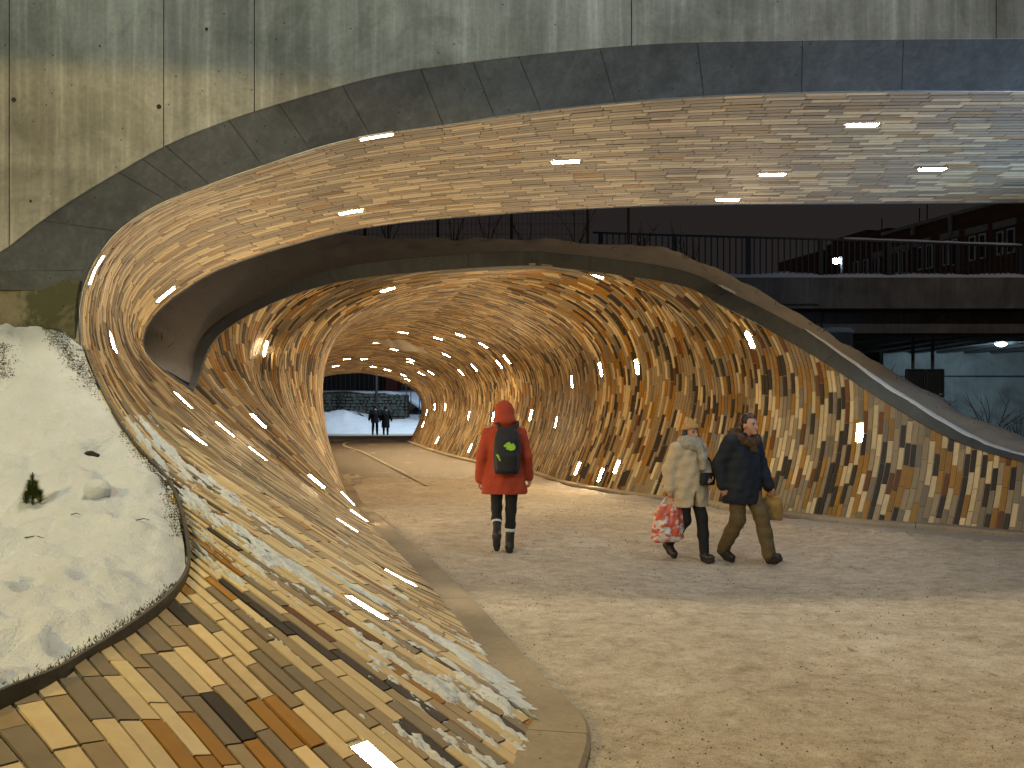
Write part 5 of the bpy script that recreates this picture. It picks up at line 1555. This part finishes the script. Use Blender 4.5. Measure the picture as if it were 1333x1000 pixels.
# ------------------------------------------------------------------ small things on the snow bed
bedpx = to_px(BEDV.reshape(-1, 3)); bedp = BEDV.reshape(-1, 3)
def on_bed(px, py):
    d = np.linalg.norm(bedpx - np.array((px, py)), axis=1) + bedp[:, 1] * .5
    return bedp[int(np.argmin(d))]
MAT['needle'] = simple('pine_needles', (0.10, 0.15, 0.025), .6, .4, 30)
MAT['bark'] = simple('seedling_bark', (0.06, 0.04, 0.025), .9, .3, 40)
p = on_bed(44, 658)
PS = thing('pine_seedling', 'small green pine seedling poking out of the snow bed', 'seedling', None, tuple(p))
sc_ = p[1] / FPX                                              # metres per photo pixel there
m = MB(); m.tube([(0, 0, -.03), (0, 0, 42 * sc_)], [.008, .003], 6); m.build('stem', MAT['bark'], PS)
for kx, (bx_, bz, hh) in enumerate(((0, 4, 34), (9, 2, 16), (-8, 1, 15), (4, 8, 22), (-4, 10, 20))):
    m = MB()
    for q in range(420):
        t = RNG.random(); z = (bz + t * hh) * sc_; a = RNG.uniform(0, 6.283)
        l = (14 - 8 * t) * sc_ * RNG.uniform(.7, 1.2)
        x0 = bx_ * sc_ * (1 - .0 * t)
        d = np.array((math.cos(a), math.sin(a), RNG.uniform(.25, .9))); d /= np.linalg.norm(d)
        s_ = np.array((-math.sin(a), math.cos(a), 0)) * .0022
        o_ = np.array((x0, 0, z))
        n = len(m.v); m.v += [tuple(o_ - s_), tuple(o_ + s_), tuple(o_ + d * l)]; m.f.append((n, n + 1, n + 2))
    mesh_obj('needle_tuft', m.v, m.f, MAT['needle'], PS)
p = on_bed(126, 642)
F = Field(p - .12, p + .12, .008); F.ell(p + np.array((0, 0, .02)), np.array((.078, .07, .062)), .01); F.wrinkle(.003, (40, 50, 45))
tag(F.mesh('snowball', MAT['snow'], None, 3), 'round lump of snow lying on the snow bed', 'snowball')
p = on_bed(117, 592)
F = Field(p - .15, p + .15, .008); F.ell(p + np.array((0, 0, .0)), np.array((.055, .04, .024)), .01); F.wrinkle(.006, (60, 50, 70))
tag(F.mesh('stone', MAT['hole'], None, 1), 'dark stone half sunk in the snow bed', 'stone')
for k, (x, y) in enumerate(((92, 672), (176, 678), (30, 700))):
    p = on_bed(x, y); m = MB(); l = .05 + .03 * k
    m.tube([p + np.array((0, 0, .002)), p + np.array((l * .5, .01, .010)), p + np.array((l, -.01 * k, .004))], [.003, .0025, .0015], 5)
    tag(m.build('twig', MAT['twig']), ['short dark twig below the snow lump', 'brown twig near the corner of the snow bed', 'thin dark twig at the left edge of the snow bed'][k], 'twig', 'twigs on the snow bed')
# moss and dead grass along the edging (stuff) and tufts where the bed meets the wall
MAT['moss_tuft'] = simple('dead_grass', (0.065, 0.055, 0.022), .95, .5, 40)
V = []; Fc = []
for q in range(2600):
    i = int(np.clip(RNG.normal(60, 42), 2, 147)); e = eb[i]; u = abs(RNG.normal(0, .028))
    if fbm(np.array([i * .12]), np.array([3.0]), 3, 66)[0] < .38: continue
    o_ = np.array((e[0], e[1], e[2])) - s_edge[i] * u + np.array((RNG.normal(0, .02), RNG.normal(0, .02), .018))
    l = RNG.uniform(.008, .024); d = np.array((RNG.normal(0, .7), RNG.normal(0, .7), 1.0)); d /= np.linalg.norm(d); w = np.array((.0022, .0012, 0))
    n = len(V); V += [o_ - w, o_ + w, o_ + d * l]; Fc.append((n, n + 1, n + 2))
tag(mesh_obj('edge_moss', V, Fc, MAT['moss_tuft']), 'moss and dead grass along the edging of the snow bed', 'moss', kind='stuff')
V = []; Fc = []
for q in range(3600):
    if q % 3 and RNG.random() < .8: continue
    px = RNG.normal(4, 6) if q % 3 else RNG.uniform(60, 112); py = RNG.uniform(448, 492) if q % 3 else RNG.uniform(440, 520)
    if q % 3 == 0: py = 430 + (px - 60) * 1.3 + RNG.normal(0, 8); px += 6
    o_ = on_bed(max(px, -20), py) + np.array((RNG.normal(0, .03), -.01 + RNG.normal(0, .02), .0))
    l = RNG.uniform(.006, .016); d = np.array((RNG.normal(0, 1.0), RNG.normal(0, .6) - .3, 1.0)); d /= np.linalg.norm(d); w = np.array((.005, 0, 0))
    n = len(V); V += [o_ - w, o_ + w, o_ + d * l]; Fc.append((n, n + 1, n + 2))
tag(mesh_obj('wall_moss', V, Fc, MAT['moss_tuft']), 'mossy tufts where the snow bed meets the concrete wall', 'moss', kind='stuff')
# ------------------------------------------------------------------ labels of the slot lamps
NAMED = {
 (475,179): 'glowing slot lamp at the front edge of the soffit, beside the dark concrete band',
 (732,208): 'glowing slot lamp in the middle of the soffit above the tunnel mouth',
 (455,271): 'glowing slot lamp near the back edge of the soffit, left part',
 (1124,160): 'glowing slot lamp highest up in the pale right part of the soffit',
 (1006,224): 'middle glowing slot lamp in the pale right part of the soffit',
 (1220,223): 'glowing slot lamp farthest right in the pale soffit',
 (943,259): 'glowing slot lamp on the very back edge of the soffit above the railing',
 (127,350): 'long glowing slot lamp on the outer left bend of the footbridge tiles',
 (209,382): 'glowing slot lamp on the inner left bend beside the dark snow hollow',
 (147,450): 'glowing slot lamp standing upright on the left bend beside the snow bed',
 (233,526): 'glowing slot lamp below the dark snow hollow, topmost on the lower left tiles',
 (289,559): 'thin glowing slot lamp right of the hollow on the lower left tiles',
 (261,573): 'long glowing slot lamp nearest the snow bed on the lower left tiles',
 (337,588): 'thin curved glowing slot lamp low between hollow and kerb',
 (450,685): 'glowing slot lamp above the kerb on bare lower left tiles',
 (518,750): 'glowing slot lamp in snow streaks nearest the concrete kerb',
 (472,793): 'large glowing slot lamp among the snow streaks on the lower left tiles',
 (486,988): 'large glowing slot lamp at the bottom edge of the picture',
 (975,441): 'glowing slot lamp high on the wing wall below the curved coping',
 (1117,572): 'glowing slot lamp on the wing wall right of the walking couple',
 (345,454): 'bright upright slot lamp high on the left inside of the tunnel mouth',
 (337,555): 'slot lamp low on the left flank inside the tunnel mouth',
 (409,626): 'tiny slot lamp on the left tunnel flank above the kerb',
 (442,633): 'upper of two slot lamps near the left kerb of the tunnel',
 (452,649): 'lower of two slot lamps near the left kerb of the tunnel',
 (467,677): 'thin slot lamp at the kerb in front of the left tunnel flank',
 (508,380): 'slot lamp at the upper left of the tunnel mouth ceiling',
 (776,360): 'slot lamp at the top right of the tunnel mouth under the coping',
 (833,477): 'slot lamp on the upper right tunnel wall nearest the mouth',
 (783,480): 'second slot lamp from the mouth on the upper right tunnel wall',
 (746,501): 'third slot lamp from the mouth on the upper right tunnel wall',
 (723,551): 'slot lamp at mid height of the right tunnel wall, right of the orange coat',
 (691,541): 'slot lamp close to the right shoulder of the orange coat',
 (643,545): 'slot lamp half hidden behind the left shoulder of the orange coat',
 (751,611): 'left one of three slot lamps low on the right tunnel wall',
 (784,619): 'lowest of three slot lamps low on the right tunnel wall',
 (803,611): 'right one of three slot lamps low on the right tunnel wall',
 (612,584): 'slot lamp low on the right tunnel wall left of the orange coat',
 (568,575): 'slot lamp low on the right wall near the far tunnel mouth',
 (609,542): 'slot lamp at mid height left of the orange hood',
}
ORD = ['nearest', 'second', 'third', 'fourth', 'fifth', 'sixth', 'seventh', 'eighth', 'ninth', 'tenth', 'eleventh', 'twelfth', 'thirteenth', 'fourteenth', 'fifteenth', 'sixteenth', 'seventeenth', 'eighteenth', 'nineteenth', 'twentieth', 'twenty-first', 'twenty-second', 'twenty-third', 'twenty-fourth']
deep = sorted([q for q in LAMPS['slots'] if q[2] not in NAMED and q[2][1] < 500], key=lambda q: q[3]['mid'][1])
side = sorted([q for q in LAMPS['slots'] if q[2] not in NAMED and q[2][1] >= 500], key=lambda q: q[3]['mid'][1])
for k, (root, key, sp, t) in enumerate(deep):
    where = 'left' if sp[0] < 520 else 'middle' if sp[0] < 590 else 'right'
    root['label'] = '%s small slot lamp from the mouth along the tunnel ceiling, %s part' % (ORD[k], where); root['group'] = 'slot lamps deep in the tunnel ceiling'
for k, (root, key, sp, t) in enumerate(side):
    root['label'] = '%s small upright slot lamp from the mouth on the far right tunnel wall' % ORD[k]; root['group'] = 'slot lamps by the far mouth'
for root, key, sp, t in LAMPS['slots']:
    if sp in NAMED:
        root['label'] = NAMED[sp]; root['group'] = 'slot lamps set among the tiles'
    del root['px']
